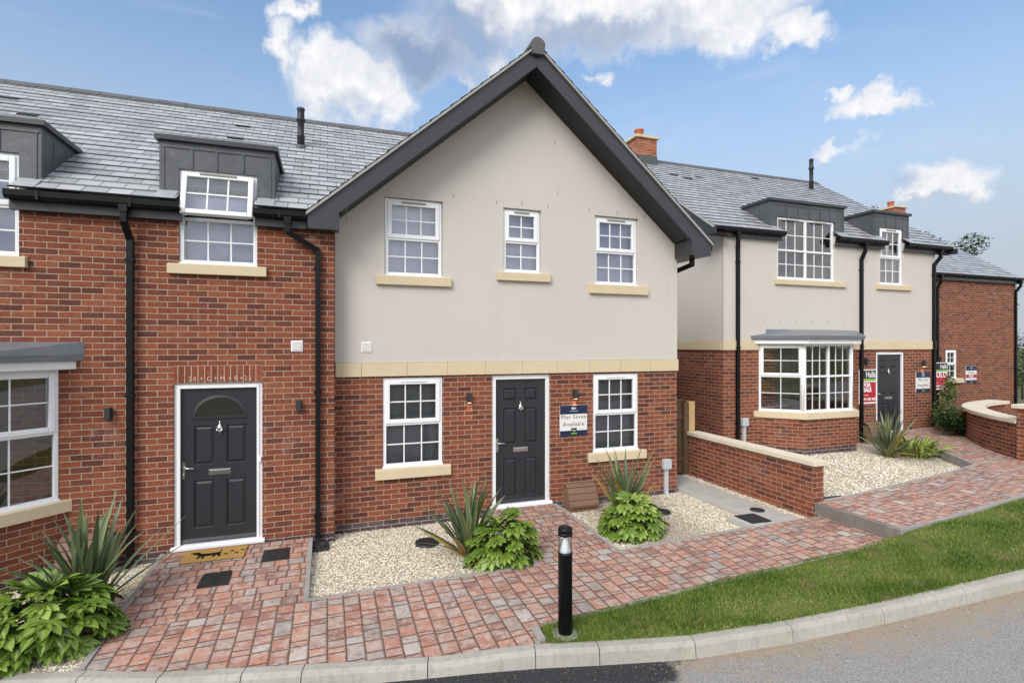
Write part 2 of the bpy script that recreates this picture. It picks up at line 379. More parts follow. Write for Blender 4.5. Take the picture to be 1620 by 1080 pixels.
def build_world():
    w = bpy.data.worlds.new("World"); SC.world = w; w.use_nodes = True
    g = NG(w.node_tree); bg = w.node_tree.nodes['Background']
    sky = g.node('ShaderNodeTexSky', sky_type='NISHITA', sun_disc=False)
    sky.sun_elevation = R(SUN_EL); sky.sun_rotation = R(SUN_AZ); sky.air_density = 1.0; sky.dust_density = 1.6; sky.ozone_density = 1.2
    d = g.vm('NORMALIZE', g.node('ShaderNodeTexCoord').outputs['Generated']); o = g.sep(d)
    az = g.m('MULTIPLY', g.m('ARCTAN2', o[0], o[1]), 57.2958); el = g.m('MULTIPLY', g.m('ARCSINE', o[2]), 57.2958)
    q = g.comb(az, el, 0.0)
    def ncol(vec, scale, detail, rough):
        n = g.node('ShaderNodeTexNoise'); g.put(n.inputs['Vector'], vec); n.inputs['Scale'].default_value = scale
        n.inputs['Detail'].default_value = detail; n.inputs['Roughness'].default_value = rough; return n.outputs['Color']
    w1 = g.vm('SUBTRACT', ncol(q, .14, 5, .6), (.5, .5, .5)); w2 = g.vm('SUBTRACT', ncol(q, .55, 4, .6), (.5, .5, .5))
    qw = g.vm('ADD', q, g.vm('ADD', g.vm('SCALE', w1, 9.0), g.vm('SCALE', w2, 2.2)))
    def blob(ca, ce, wa, we):
        n = g.node('ShaderNodeVectorMath', operation='MULTIPLY_ADD'); g.put(n.inputs[0], qw)
        n.inputs[1].default_value = (1 / wa, 1 / we, 0); n.inputs[2].default_value = (-ca / wa, -ce / we, 0); return g.vm('LENGTH', n.outputs[0], out=1)
    F = None; DK = None
    for (ca, ce, wa, we, am) in CLOUDS:
        f = g.m('SUBTRACT', am, blob(ca, ce, wa, we)); F = f if F is None else g.m('SMOOTH_MAX', F, f, .22)
    for (ca, ce, wa, we, am) in SHADES:
        f = g.sstep(blob(ca, ce, wa, we), 1.15, .25); f = g.m('MULTIPLY', f, am); DK = f if DK is None else g.m('MAXIMUM', DK, f)
    far = g.sstep(g.m('ABSOLUTE', g.m('SUBTRACT', az, 22.0)), 54.0, 75.0)     # away from the picture: unseen cloud added to whiten the ambient light
    hi = g.sstep(el, 40.0, 52.0); aw = g.m('MAXIMUM', far, hi)
    nb_ = g.noise(g.vm('MULTIPLY', d, (1.0, 1.0, 1.6)), 3.0, 5, .6)
    F = g.m('MAXIMUM', F, g.m('MULTIPLY', aw, g.m('MULTIPLY', g.m('SUBTRACT', nb_, .4), 3.5)))
    dens = g.sstep(F, -.04, .6)
    puff = g.m('ADD', .86, g.m('MULTIPLY', g.sep(w2)[1], .9))
    shade = g.m('MULTIPLY', g.m('SUBTRACT', 1.0, DK, clamp=True), puff, clamp=True)
    ccol = g.mix(shade, (.215, .285, .42), (.75, .735, .73))
    ccol = g.vm('SCALE', ccol, g.m('ADD', 1.0, g.m('MULTIPLY', aw, .4)))  # unseen cloud made brighter to keep up the ambient light
    hz = g.sstep(el, 32.0, 4.0)
    skc = g.mix(g.m('MULTIPLY', hz, .97), g.vm('MULTIPLY', sky.outputs[0], SKYGAIN), (.355, .395, .45))
    cirr = g.m('MULTIPLY', g.sstep(g.noise(g.comb(g.m('MULTIPLY', az, .05), g.m('MULTIPLY', el, .16), 4.0), 1.6, 6, .6, .5), 5e-1, .85), .3)
    skc = g.mix(cirr, skc, (.5, .56, .66))
    col = g.mix(g.m('MULTIPLY', dens, .94), skc, ccol)
    # Background strength stays at the usual 0.1 for the physical sky, so cloud radiance is given on that scale
    g.put(bg.inputs['Color'], g.vm('SCALE', col, 10.0 * CLOUDGAIN)); bg.inputs['Strength'].default_value = .1
    w.cycles.sampling_method = 'MANUAL'; w.cycles.sample_map_resolution = 512
SKYGAIN = (.152, .165, .166); CLOUDGAIN = .84
build_world()

# ------------------------------------------------------------------ mesh builder
def newell(p):
    n = Vector((0, 0, 0))
    for i in range(len(p)):
        a, b = p[i], p[(i + 1) % len(p)]
        n.x += (a[1] - b[1]) * (a[2] + b[2]); n.y += (a[2] - b[2]) * (a[0] + b[0]); n.z += (a[0] - b[0]) * (a[1] + b[1])
    return n.normalized() if n.length > 1e-12 else Vector((0, 0, 1))
def autouv(p):
    n = newell(p)
    if abs(n.z) > .995: return [(q[0], q[1]) for q in p]
    t = Vector((-n.y, n.x, 0)).normalized()
    if abs(n.z) < .05:
        if abs(t.x) > abs(t.y):
            if t.x < 0: t = -t
        elif t.y < 0: t = -t
        return [(q[0] * t.x + q[1] * t.y, q[2]) for q in p]
    bb = n.cross(t)
    return [(q[0] * t.x + q[1] * t.y, Vector(q).dot(bb)) for q in p]

class MB:
    def __init__(s, T=None): s.v = []; s.f = []; s.uv = []; s.mi = []; s.sm = []; s.T = T
    def face(s, pts, mi=0, uv=None, sm=False):
        if s.T: pts = [s.T(p) for p in pts]
        b = len(s.v); s.v += [tuple(p) for p in pts]; s.f.append(tuple(range(b, b + len(pts))))
        s.uv.append(uv if uv else autouv(pts)); s.mi.append(mi); s.sm.append(sm); return s
    def box(s, x0, x1, y0, y1, z0, z1, mi=0):
        if x0 > x1: x0, x1 = x1, x0
        if y0 > y1: y0, y1 = y1, y0
        if z0 > z1: z0, z1 = z1, z0
        P = lambda i, j, k: ((x0, x1)[i], (y0, y1)[j], (z0, z1)[k])
        for q in (((0,0,0),(1,0,0),(1,0,1),(0,0,1)), ((1,1,0),(0,1,0),(0,1,1),(1,1,1)), ((0,1,0),(0,0,0),(0,0,1),(0,1,1)),
                  ((1,0,0),(1,1,0),(1,1,1),(1,0,1)), ((0,0,1),(1,0,1),(1,1,1),(0,1,1)), ((0,1,0),(1,1,0),(1,0,0),(0,0,0))):
            s.face([P(*c) for c in q], mi)
        return s
    def prism(s, pts, vec, mi=0):
        """closed polygon pts (3D) swept by vec"""
        vec = Vector(vec); a = [Vector(p) for p in pts]
        if newell(a).dot(vec) > 0: a = a[::-1]
        b = [p + vec for p in a]
        s.face(a, mi); s.face(b[::-1], mi)
        for i in range(len(a)):
            j = (i + 1) % len(a); s.face([a[j], a[i], b[i], b[j]], mi)
        return s
    def tube(s, path, r, n=10, mi=0, caps=True, sq=False):
        P = [Vector(p) for p in path]; rings = []
        k = 4 if sq else n
        for i, p in enumerate(P):
            d = ((P[i] - P[i-1]).normalized() if i else Vector()) + ((P[i+1] - P[i]).normalized() if i < len(P) - 1 else Vector())
            d.normalize(); up = Vector((0, 1, 0)) if abs(d.y) < .9 else Vector((0, 0, 1))
            a = d.cross(up).normalized(); b = a.cross(d)
            rr = r[i] if isinstance(r, (list, tuple)) else r
            f = 1.0
            if 0 < i < len(P) - 1:
                c = (P[i] - P[i-1]).normalized().dot(d); f = 1 / max(c, .5)
            ring = []
            for q in range(k):
                t = 2 * math.pi * (q + (.5 if sq else 0)) / k
                ring.append(p + (a * math.cos(t) * f + b * math.sin(t)) * rr * (1.414 if sq else 1))
            rings.append(ring)
        for i in range(len(rings) - 1):
            for q in range(k):
                j = (q + 1) % k; s.face([rings[i][j], rings[i][q], rings[i+1][q], rings[i+1][j]], mi, sm=not sq)
        if caps: s.face(rings[0], mi); s.face(rings[-1][::-1], mi)
        return s
    def lathe(s, prof, c=(0, 0, 0), n=24, mi=0, sm=True):
        c = Vector(c)
        rg = [[c + Vector((r * math.cos(2 * math.pi * q / n), r * math.sin(2 * math.pi * q / n), z)) for q in range(n)] for r, z in prof]
        for i in range(len(rg) - 1):
            for q in range(n):
                j = (q + 1) % n; s.face([rg[i][q], rg[i][j], rg[i+1][j], rg[i+1][q]], mi, sm=sm)
        s.face(rg[0][::-1], mi); s.face(rg[-1], mi)
        return s
    def flat(s, outline, holes, P, mi=0, flip=False):
        """polygon (2D) with polygonal holes, P maps (a,b) to 3D"""
        vs = [Vector(p) for p in outline]; fs = [list(range(len(vs)))]; edges = []
        def ring(n0, n): return [(n0 + i, n0 + (i + 1) % n) for i in range(n)]
        edges += ring(0, len(vs))
        for h in holes:
            n0 = len(vs); vs += [Vector(p) for p in h]; edges += ring(n0, len(h))
        V, E, F, *_ = delaunay_2d_cdt(vs, edges, [], 0, 1e-6)
        def inside(p, poly):
            c = False; n = len(poly)
            for i in range(n):
                (x1, y1), (x2, y2) = poly[i], poly[(i + 1) % n]
                if (y1 > p[1]) != (y2 > p[1]) and p[0] < (x2 - x1) * (p[1] - y1) / (y2 - y1) + x1: c = not c
            return c
        for f in F:
            cx = sum(V[i].x for i in f) / len(f); cy = sum(V[i].y for i in f) / len(f)
            if not inside((cx, cy), outline) or any(inside((cx, cy), h) for h in holes): continue
            pts = [P(V[i].x, V[i].y) for i in f]
            s.face(pts[::-1] if flip else pts, mi)
        return s
    def build(s, name, mats, parent=None, loc=None, bevel=0, weld=False, segs=2):
        me = bpy.data.meshes.new(name); me.from_pydata(s.v, [], s.f)
        lay = me.uv_layers.new(name="UVMap"); lay.data.foreach_set('uv', [c for f in s.uv for q in f for c in q])
        me.polygons.foreach_set('material_index', s.mi); me.polygons.foreach_set('use_smooth', s.sm)
        for m in ([mats] if isinstance(mats, str) else mats): me.materials.append(MATS[m])
        if weld or bevel or any(s.sm):
            bm = bmesh.new(); bm.from_mesh(me); bmesh.ops.remove_doubles(bm, verts=bm.verts, dist=1e-5); bm.to_mesh(me); bm.free()
        me.update(); o = bpy.data.objects.new(name, me); COL.objects.link(o)
        if parent is not None:
            o.parent = parent
            if loc is None and parent.type == 'EMPTY' and parent.get('_w'): o.location = -parent.location
        if loc is not None: o.location = loc
        if bevel:
            b = o.modifiers.new("bevel", 'BEVEL'); b.width = bevel; b.segments = segs; b.limit_method = 'ANGLE'; b.angle_limit = R(40)
        return o

def npmesh(name, V, F, UV, mat, parent=None, loc=None):
    me = bpy.data.meshes.new(name); k = F.shape[1]
    me.vertices.add(len(V)); me.vertices.foreach_set('co', np.ascontiguousarray(V, dtype=np.float32).ravel())
    me.loops.add(F.size); me.loops.foreach_set('vertex_index', F.astype(np.int32).ravel())
    me.polygons.add(len(F)); me.polygons.foreach_set('loop_start', np.arange(0, F.size, k, dtype=np.int32))
    lay = me.uv_layers.new(name="UVMap"); lay.data.foreach_set('uv', np.ascontiguousarray(UV, dtype=np.float32).ravel())
    me.materials.append(MATS[mat]); me.update(calc_edges=True); me.validate()
    o = bpy.data.objects.new(name, me); COL.objects.link(o)
    if parent is not None: o.parent = parent
    if loc is not None: o.location = loc
    return o

def thing(name, label, cat, loc=(0, 0, 0), rotz=0, group=None, world=False):
    o = bpy.data.objects.new(name, None); COL.objects.link(o); o.location = loc; o.rotation_euler = (0, 0, rotz)
    o.empty_display_size = .2; o['label'] = label; o['category'] = cat
    if group: o['group'] = group
    if world: o['_w'] = 1
    return o
def tag(o, label, cat, group=None, kind=None):
    o['label'] = label; o['category'] = cat
    if group: o['group'] = group
    if kind: o['kind'] = kind
    return o
def struct(name, mb, mats, **k):
    o = mb.build(name, mats, **k); o['kind'] = 'structure'; o['label'] = STRUCT[name][0]; o['category'] = STRUCT[name][1]; return o
def dup(root, loc, rotz=0, label=None, scale=1):
    r = root.copy(); COL.objects.link(r); r.location = loc; r.rotation_euler = (0, 0, rotz); r.scale = (scale,) * 3
    if label: r['label'] = label
    for ch in root.children:
        c = ch.copy(); COL.objects.link(c); c.parent = r
        for gc in ch.children:
            d = gc.copy(); COL.objects.link(d); d.parent = c
    return r
def text(name, body, size, loc, mat, parent, align='CENTER', spacing=1.0, rot=(math.pi / 2, 0, 0), ext=.0012, sx=1.0, bold=0):
    cu = bpy.data.curves.new(name, 'FONT'); cu.body = body; cu.size = size; cu.extrude = ext; cu.align_x = align; cu.align_y = 'CENTER'
    cu.space_character = spacing; cu.space_line = .9; cu.resolution_u = 2; cu.offset = bold
    ob = bpy.data.objects.new(name, cu); COL.objects.link(ob)
    me = bpy.data.meshes.new_from_object(ob); bpy.data.objects.remove(ob); me.name = name
    me.materials.clear(); me.materials.append(MATS[mat])
    o = bpy.data.objects.new(name, me); COL.objects.link(o); o.rotation_euler = rot; o.scale = (sx, 1, 1); o.parent = parent
    o.location = Vector(loc) - (parent.location if parent.type == 'EMPTY' and parent.get('_w') else Vector())
    return o

def rect(x0, x1, z0, z1): return [(x0, z0), (x1, z0), (x1, z1), (x0, z1)]
def wall_front(mb, outline, holes, Y, reveal=.3, mi=0):
    """front face (towards -Y) with real openings and reveals"""
    mb.flat(outline, [rect(*h) for h in holes], lambda a, b: (a, Y, b), mi)
    for x0, x1, z0, z1 in holes:
        y1 = Y + reveal
        mb.face([(x0, Y, z0), (x0, y1, z0), (x0, y1, z1), (x0, Y, z1)], mi)
        mb.face([(x1, y1, z0), (x1, Y, z0), (x1, Y, z1), (x1, y1, z1)], mi)
        mb.face([(x0, Y, z1), (x0, y1, z1), (x1, y1, z1), (x1, Y, z1)], mi)
        mb.face([(x0, y1, z0), (x0, Y, z0), (x1, Y, z0), (x1, y1, z0)], mi)

# ------------------------------------------------------------------ windows and doors
def glaze(bars, panes, x0, x1, z0, z1, cols, rows, y, bw=.018):
    for i in range(1, cols):
        x = x0 + (x1 - x0) * i / cols; bars.box(x - bw/2, x + bw/2, y - .008, y + .008, z0, z1)
    for j in range(1, rows):
        z = z0 + (z1 - z0) * j / rows; bars.box(x0, x1, y - .0065, y + .0065, z - bw/2, z + bw/2)
    panes.face([(x0 - .004, y + .002, z0 - .004), (x1 + .004, y + .002, z0 - .004), (x1 + .004, y + .002, z1 + .004), (x0 - .004, y + .002, z1 + .004)])

def window(par, x0, x1, z0, z1, Y, cols=3, rows=2, split=.5, sash=True, T=None, rec=.03, sill=None, sillmat="sandstone", blind="blind grey",
           vent=True, opened=False, mull=0, bdepth=.17, slats=False, label=None, glass="window glass", bw=.018, fw=.052):
    """Y: wall face; frame set back by rec. T maps local points to house space."""
    W = lambda: MB(T)
    y = Y + rec; fr = W()
    fr.box(x0, x0 + fw, y, y + .07, z0, z1); fr.box(x1 - fw, x1, y, y + .07, z0, z1)
    fr.box(x0 + fw, x1 - fw, y + .001, y + .07, z1 - fw, z1); fr.box(x0 + fw, x1 - fw, y + .001, y + .07, z0, z0 + fw)
    fr.box(x0 - .01, x1 + .01, y - .022, y, z0 - .012, z0 + .018)
    zs = z0 + (z1 - z0) * split
    if split: fr.box(x0 + fw, x1 - fw, y + .002, y + .068, zs - .022, zs + .022)
    cells = [(x0 + fw, x1 - fw)]
    if mull:
        xm = (x0 + x1) / 2; fr.box(xm - .028, xm + .028, y + .0005, y + .069, z0 + fw, z1 - fw); cells = [(x0 + fw, xm - .028), (xm + .028, x1 - fw)]
    win = fr.build("window", "upvc white", par, bevel=.006)
    if label: win['label'] = label
    bars, panes, sh, tv = W(), W(), W(), W()
    for a, b in cells:
        if split:
            glaze(bars, panes, a, b, z0 + fw, zs - .022, cols, rows, y + .035, bw)
            za, zb = zs + .022, z1 - fw
        else: za, zb = z0 + fw, z1 - fw
        if opened: continue
        if sash:
            sw = .05; ex = .012
            sh.box(a - ex, a + sw, y - .016, y + .045, za - ex, zb + ex); sh.box(b - sw, b + ex, y - .016, y + .045, za - ex, zb + ex)
            sh.box(a + sw, b - sw, y - .015, y + .045, zb - sw, zb + ex); sh.box(a + sw, b - sw, y - .015, y + .045, za - ex, za + sw)
            glaze(bars, panes, a + sw, b - sw, za + sw, zb - sw, cols, rows, y + .02, bw)
        else:
            glaze(bars, panes, a, b, za, zb, cols, rows, y + .035, bw)
        if vent:
            if tv.f: tv.build("trickle_vent", "weep vent", win); tv = W()
            tv.box(a + (b - a) * .26, b - (b - a) * .26, y - .028, y - .0155, zb - .012, zb + .008)
    if sh.f: sh.build("sash", "upvc white", win, bevel=.008)
    if tv.f: tv.build("trickle_vent", vent if isinstance(vent, str) else "weep vent", win)
    if opened:     # top-hung sash swung out at its foot
        a, b = x0 + fw - .012, x1 - fw + .012; zt_, h = z1 - fw + .012, (z1 - fw) - (zs + .022) + .024; ang = R(15); sw = .062
        base = T if T else (lambda p: p)
        T2 = lambda p: base((p[0], y - .02 + p[1] * math.cos(ang) - p[2] * math.sin(ang) * -1.0, zt_ + p[2] * math.cos(ang) + p[1] * math.sin(ang) * -1.0))
        q = MB(T2); q.box(a, a + sw, -.03, .03, -h, 0); q.box(b - sw, b, -.03, .03, -h, 0); q.box(a + sw, b - sw, -.029, .03, -sw, 0); q.box(a + sw, b - sw, -.029, .03, -h, -h + sw)
        sa = q.build("sash", "upvc white", win, bevel=.01)
        bq, pq = MB(T2), MB(T2); glaze(bq, pq, a + sw, b - sw, -h + sw, -sw, cols, rows, 0.0)
        bq.build("glazing_bars", "upvc white", win); pq.build("pane", "window glass", win)
        v = MB(T2); v.box(a + .2, b - .2, -.042, -.0285, -.032, -.012); v.build("trickle_vent", "weep vent", win)
        dk = W(); dk.box(x0 + fw, x1 - fw, y + .05, y + .16, zs, zs + .1); dk.build("opening_block", "black plastic", win)  # black block across the opening behind the sash foot
    bars.build("glazing_bars", "upvc white", win); panes.build("pane", glass, win)
    bl = W(); yb = Y + bdepth
    if slats:
        n = int((z1 - z0) / .042)
        for i in range(n):
            z = z0 + (i + .5) * (z1 - z0) / n
            bl.face([(x0 + .02, yb - .014, z - .014), (x1 - .02, yb - .014, z - .014), (x1 - .02, yb + .012, z + .016), (x0 + .02, yb + .012, z + .016)])
        bl.build("blind", "blind slat", win); bk = W(); bk.face([(x0, yb + .1, z0), (x1, yb + .1, z0), (x1, yb + .1, z1), (x0, yb + .1, z1)]); bk.build("room_shade_sheet", "room dark", win)  # dark sheet: shade of the room behind the slats put into its colour
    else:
        bl.face([(x0, yb, z0), (x1, yb, z0), (x1, yb, z1), (x0, yb, z1)]); bl.build("blind", blind, win)  # sheet serves as blind, as painted lit ceiling upstairs, as dark room in bays
    if sill:
        sx0, sx1, sz0, sz1, pr = sill; s_ = W()
        s_.prism([(sx0, Y - pr, sz0), (sx0, Y + .05, sz0), (sx0, Y + .05, sz1 + .012), (sx0, Y - pr + .07, sz1 + .004), (sx0, Y - pr, sz1 - .012)], (sx1 - sx0, 0, 0))
        s_.build("sill", sillmat, win, bevel=.006)
    return win

def panel(mb, x0, x1, z0, z1, y):
    a, b = .016, .045
    q = lambda i, d: [(x0 + i, y + d, z0 + i), (x1 - i, y + d, z0 + i), (x1 - i, y + d, z1 - i), (x0 + i, y + d, z1 - i)]
    L = [q(0, 0), q(a, .019), q(b, .002)]
    for A, B in ((L[0], L[1]), (L[1], L[2])):
        for i in range(4):
            j = (i + 1) % 4; mb.face([A[i], A[j], B[j], B[i]])
    mb.face(L[2])

def door(par, x0, x1, z0, z1, Y, style, rec=.03, label=None, bell=False):
    """x0..x1, z0..z1 outside of the frame"""
    y = Y + rec; f = .068
    lx0, lx1, lz0, lz1 = x0 + f, x1 - f, z0 + .045, z1 - f
    yl = y + .03; w = lx1 - lx0; h = lz1 - lz0; mb = MB(); holes = []
    c0, c1, d0, d1 = lx0 + w * .165, lx0 + w * .425, lx0 + w * .585, lx0 + w * .845
    rows = [(.05, .355), (.475, .765), (.825, .925)] if style == 6 else [(.09, .40), (.50, .755)]
    for a, b in rows:
        for q0, q1 in ((c0, c1), (d0, d1)): holes.append((q0, q1, lz0 + h * a, lz0 + h * b))
    mb.flat(rect(lx0, lx1, lz0, lz1), [rect(*q) for q in holes], lambda a, b: (a, yl, b))
    for q in holes: panel(mb, *q, yl)
    mb.face([(lx0, yl + .04, lz0), (lx0, yl + .04, lz1), (lx1, yl + .04, lz1), (lx1, yl + .04, lz0)])
    mb.face([(lx0, yl, lz0), (lx0, yl + .04, lz0), (lx1, yl + .04, lz0), (lx1, yl, lz0)])
    mb.face([(lx0, yl, lz1), (lx1, yl, lz1), (lx1, yl + .04, lz1), (lx0, yl + .04, lz1)])
    dr = mb.build("door", "door anthracite", par)
    if label: dr['label'] = label
    fr = MB(); fr.box(x0, x0 + f, y, y + .09, z0, z1); fr.box(x1 - f, x1, y, y + .09, z0, z1); fr.box(x0 + f, x1 - f, y + .001, y + .09, z1 - f, z1)
    fr.box(x0 + f * .55, x0 + f * 1.04, y - .012, y + .02, z0, z1 - f * .5); fr.box(x1 - f * 1.04, x1 - f * .55, y - .012, y + .02, z0, z1 - f * .5); fr.box(x0 + f * .55, x1 - f * .55, y - .0125, y + .02, z1 - f * 1.04, z1 - f * .55)
    fr.build("door_frame", "upvc white", dr, bevel=.005)
    th = MB(); th.prism([(x0 - .03, y - .07, z0 - .02), (x0 - .03, y + .08, z0 - .02), (x0 - .03, y + .08, z0 + .04), (x0 - .03, y - .02, z0 + .035), (x0 - .03, y - .07, z0 + .015)], (x1 - x0 + .06, 0, 0))
    th.build("threshold", "upvc white", dr, bevel=.004)
    wb = MB(); wb.prism([(lx0 + .01, yl - .022, lz0 + .012), (lx0 + .01, yl, lz0 + .012), (lx0 + .01, yl, lz0 + .05)], (w - .02, 0, 0)); wb.build("weather_bar", "door anthracite", dr)
    hx = lx0 + .035; hz = lz0 + h * .47
    hd = MB(); hd.box(hx - .016, hx + .016, yl - .008, yl - .001, hz - .11, hz + .11); hd.tube([(hx, yl - .005, hz + .03), (hx, yl - .05, hz + .03), (hx + .12, yl - .05, hz + .03)], .009, 8)
    hd.lathe([(.009, 0), (.009, .006)], (hx, yl - .012, hz - .05), 10)
    hd.build("handle", "steel", dr)
    lx = lx0 + w * .5; lz = lz0 + h * (.425 if style == 6 else .45)
    lb = MB(); lb.box(lx - .13, lx + .13, yl - .008, yl - .001, lz - .037, lz + .037); lb.box(lx - .115, lx + .115, yl - .014, yl - .007, lz - .024, lz + .024)
    lb.build("letterbox", "steel", dr, bevel=.003)
    kz = lz0 + h * (.775 if style == 6 else .74)
    kn = MB()
    TT = lambda p: (lx + p[0], yl + p[1] * .55 - .012, kz + p[2])
    k1 = MB(TT); k1.lathe([(.003, -.085), (.012, -.07), (.008, -.06), (.03, -.04), (.034, -.01), (.026, .015), (.012, .024), (.014, .04), (.007, .05), (.009, .06), (.003, .085)], (0, 0, 0), 12)
    k1.tube([(-.034, -.02, 0.0), (-.03, -.045, -.035), (0, -.05, -.048), (.03, -.045, -.035), (.034, -.02, 0.0)], .007, 6)
    k1.build("knocker", "steel", dr)
    if style == 4:    # fanlight
        cx, cz, r = lx, lz0 + h * .815, w * .315; n = 20; ry = r * .86
        arc = [(cx + math.cos(math.pi * i / n) * r, cz + math.sin(math.pi * i / n) * ry) for i in range(n + 1)]
        arc2 = [(cx + math.cos(math.pi * i / n) * (r + .032), cz - .0 + math.sin(math.pi * i / n) * (ry + .032)) for i in range(n + 1)]
        rim = MB()
        for i in range(n):
            a, b, c, d = arc[i], arc[i+1], arc2[i+1], arc2[i]
            rim.prism([(a[0], yl - .012, a[1]), (b[0], yl - .012, b[1]), (c[0], yl - .004, c[1]), (d[0], yl - .004, d[1])], (0, .02, 0))
        rim.box(cx - r - .032, cx + r + .032, yl - .014, yl + .004, cz - .032, cz)
        rim.build("fanlight_rim", "door anthracite", dr, weld=True)
        gm = MB(); gm.face([(p[0], yl - .006, p[1]) for p in arc][::-1]); gm.build("fanlight_pane", "ground floor glass", dr)
        gb = MB(); gb.face([(p[0], yl - .002, p[1]) for p in arc][::-1]); gb.build("fanlight_backing", "sign black", dr)
    if bell:
        b = MB(); b.box(x1 - .05, x1 - .015, y - .034, y - .012, z0 + 1.04, z0 + 1.12); b.build("doorbell", "reflector white", dr, bevel=.008)
    return dr

def wall_light(par, x, z, Y, lit=False):
    m = MB(); m.box(x - .03, x + .03, Y - .085, Y - .012, z - .075, z + .075); m.box(x - .038, x + .038, Y - .012, Y, z - .05, z + .05)
    o = m.build("wall_light", "lamp metal", par, bevel=.004)
    if lit:
        q = MB(); q.box(x - .02, x + .02, Y - .075, Y - .025, z - .079, z - .0752); q.build("lamp_lens", "lamp glow", o)
        ld = bpy.data.lights.new("lamp_beam", 'SPOT'); ld.energy = 1.6; ld.color = (1, .55, .25); ld.spot_size = R(70); ld.spot_blend = .6; ld.shadow_soft_size = .02
        lo = bpy.data.objects.new("lamp_beam", ld); COL.objects.link(lo); lo.parent = o; lo.location = (x, Y - .05, z - .085)
        lo.rotation_euler = (R(12), 0, 0)
    return o

def slates(mb, O, A, S, rows, gauge, segs, th=.011, mi=0):
    """rows of slates, each a slab tilted so its tail stands proud of the row below"""
    O, A, S = Vector(O), Vector(A).normalized(), Vector(S).normalized(); N = A.cross(S)
    if N.z < 0: N = -N
    for r in range(rows):
        for a0, a1 in segs(r):
            lo, hi = O + S * (r * gauge), O + S * ((r + 1) * gauge + .02)
            p = [lo + A * a0 + N * (th + .004), lo + A * a1 + N * (th + .004), hi + A * a1 + N * .001, hi + A * a0 + N * .001]
            v0, v1 = r * gauge, (r + 1) * gauge - .001
            uv = [(a0, v0), (a1, v0), (a1, v1), (a0, v1)]
            q = [lo + A * a0 - N * .002, lo + A * a1 - N * .002]
            if newell(p).dot(N) < 0: mb.face(p[::-1], mi, uv[::-1]); mb.face([p[0], p[1], q[1], q[0]], mi, [(a0, v0)] * 4)
            else: mb.face(p, mi, uv); mb.face([q[0], q[1], p[1], p[0]], mi, [(a0, v0)] * 4)

def gutter(par, x0, x1, Y, z, hang=True, mat="black plastic"):
    m = MB(); pr = [(0, 0), (0, -.07), (-.03, -.1), (-.085, -.1), (-.115, -.065), (-.12, 0), (-.112, 0), (-.1, -.05), (-.02, -.06), (-.01, 0)]
    m.prism([(x0, Y + a, z + b) for a, b in pr], (x1 - x0, 0, 0))
    x = x0 + .3
    while x < x1 - .1:
        m.box(x, x + .03, Y - .126, Y, z - .104, z + .004); x += .9
    return m.build("gutter", mat, par)

def downpipe(par, x, Y, ztop, zbot, xtop=None, ybot=None, shoe=True, yt=None):
    """square black pipe with hopper bend, brackets; xtop/yt: position of the outlet under the gutter"""
    m = MB(); xt = x if xtop is None else xtop; yt = Y - .3 if yt is None else yt; yp = Y - .045
    path = [(xt, yt, ztop), (xt, yt, ztop - .16), (xt, yt, ztop - .2)]
    path += [(x, yp, ztop - .2 - max(.2, abs(x - xt) * .45)), (x, yp, zbot + .05)]
    m.tube(path, .033, sq=True); m.box(xt - .045, xt + .045, yt - .045, yt + .045, ztop - .09, ztop + .01)
    z = ztop - 1.0
    for z in np.linspace(ztop - .65, zbot + .4, 3): m.box(x - .048, x + .048, Y - .082, Y, z - .016, z + .016)
    if shoe: m.tube([(x, yp, zbot + .08), (x, yp - .1, zbot)], .036, sq=True)
    return m.build("downpipe", "black plastic", par)

def dormer(par, x0, x1, wx0, wx1, z0, z1, wz1, Y, Yb, seams, mats=("lead", "anthracite")):
    """lead-clad box dormer: front with a notch for the window, cheeks running back into the slope, flat top"""
    m = MB(); f = lambda a, b: (a, Y, b)
    m.flat([(x0, z0), (wx0, z0), (wx0, wz1), (wx1, wz1), (wx1, z0), (x1, z0), (x1, z1), (x0, z1)], [], f)
    for xx, s in ((x0, 1), (x1, -1)):
        q = [(xx, Y, z0), (xx, Y, z1), (xx, Yb, z1), (xx, Yb, z0)]
        m.face(q if s > 0 else q[::-1])
    m.face([(x0, Y, z1), (x1, Y, z1), (x1, Yb, z1), (x0, Yb, z1)])
    for a, s in ((wx0, 1), (wx1, -1)):
        q = [(a, Y, z0), (a, Y + .3, z0), (a, Y + .3, wz1), (a, Y, wz1)]; m.face(q if s < 0 else q[::-1])
    m.face([(wx0, Y, wz1), (wx0, Y + .3, wz1), (wx1, Y + .3, wz1), (wx1, Y, wz1)])
    for sx in seams: m.box(sx - .01, sx + .01, Y - .013, Y, wz1 + .02, z1 - .1)
    for xx in (x0 + .05, x1 - .05): m.box(xx - .008, xx + .008, Y - .01, Y, z0 + .05, z1 - .1)
    m.box(x0 + .02, x1 - .02, Y - .012, Y, z1 - .112, z1 - .09)
    yy = Y + .3
    while yy < Yb - .15:
        m.box(x0 - .006, x0, yy - .006, yy + .006, z0 + .1, z1 - .1); m.box(x1, x1 + .006, yy - .006, yy + .006, z0 + .1, z1 - .1); yy += .32
    d = m.build("dormer", mats[0], par)
    k = MB(); k.box(x0 - .04, x1 + .04, Y - .045, Yb + .05, z1 + .001, z1 + .03); k.box(x0 - .045, x1 + .045, Y - .05, Y - .02, z1 - .028, z1 + .034)
    k.box(x0 - .046, x0 - .02, Y - .02, Yb, z1 - .028, z1 + .033); k.box(x1 + .02, x1 + .046, Y - .02, Yb, z1 - .028, z1 + .033)
    k.build("dormer_roof", mats[1], d)
    return d

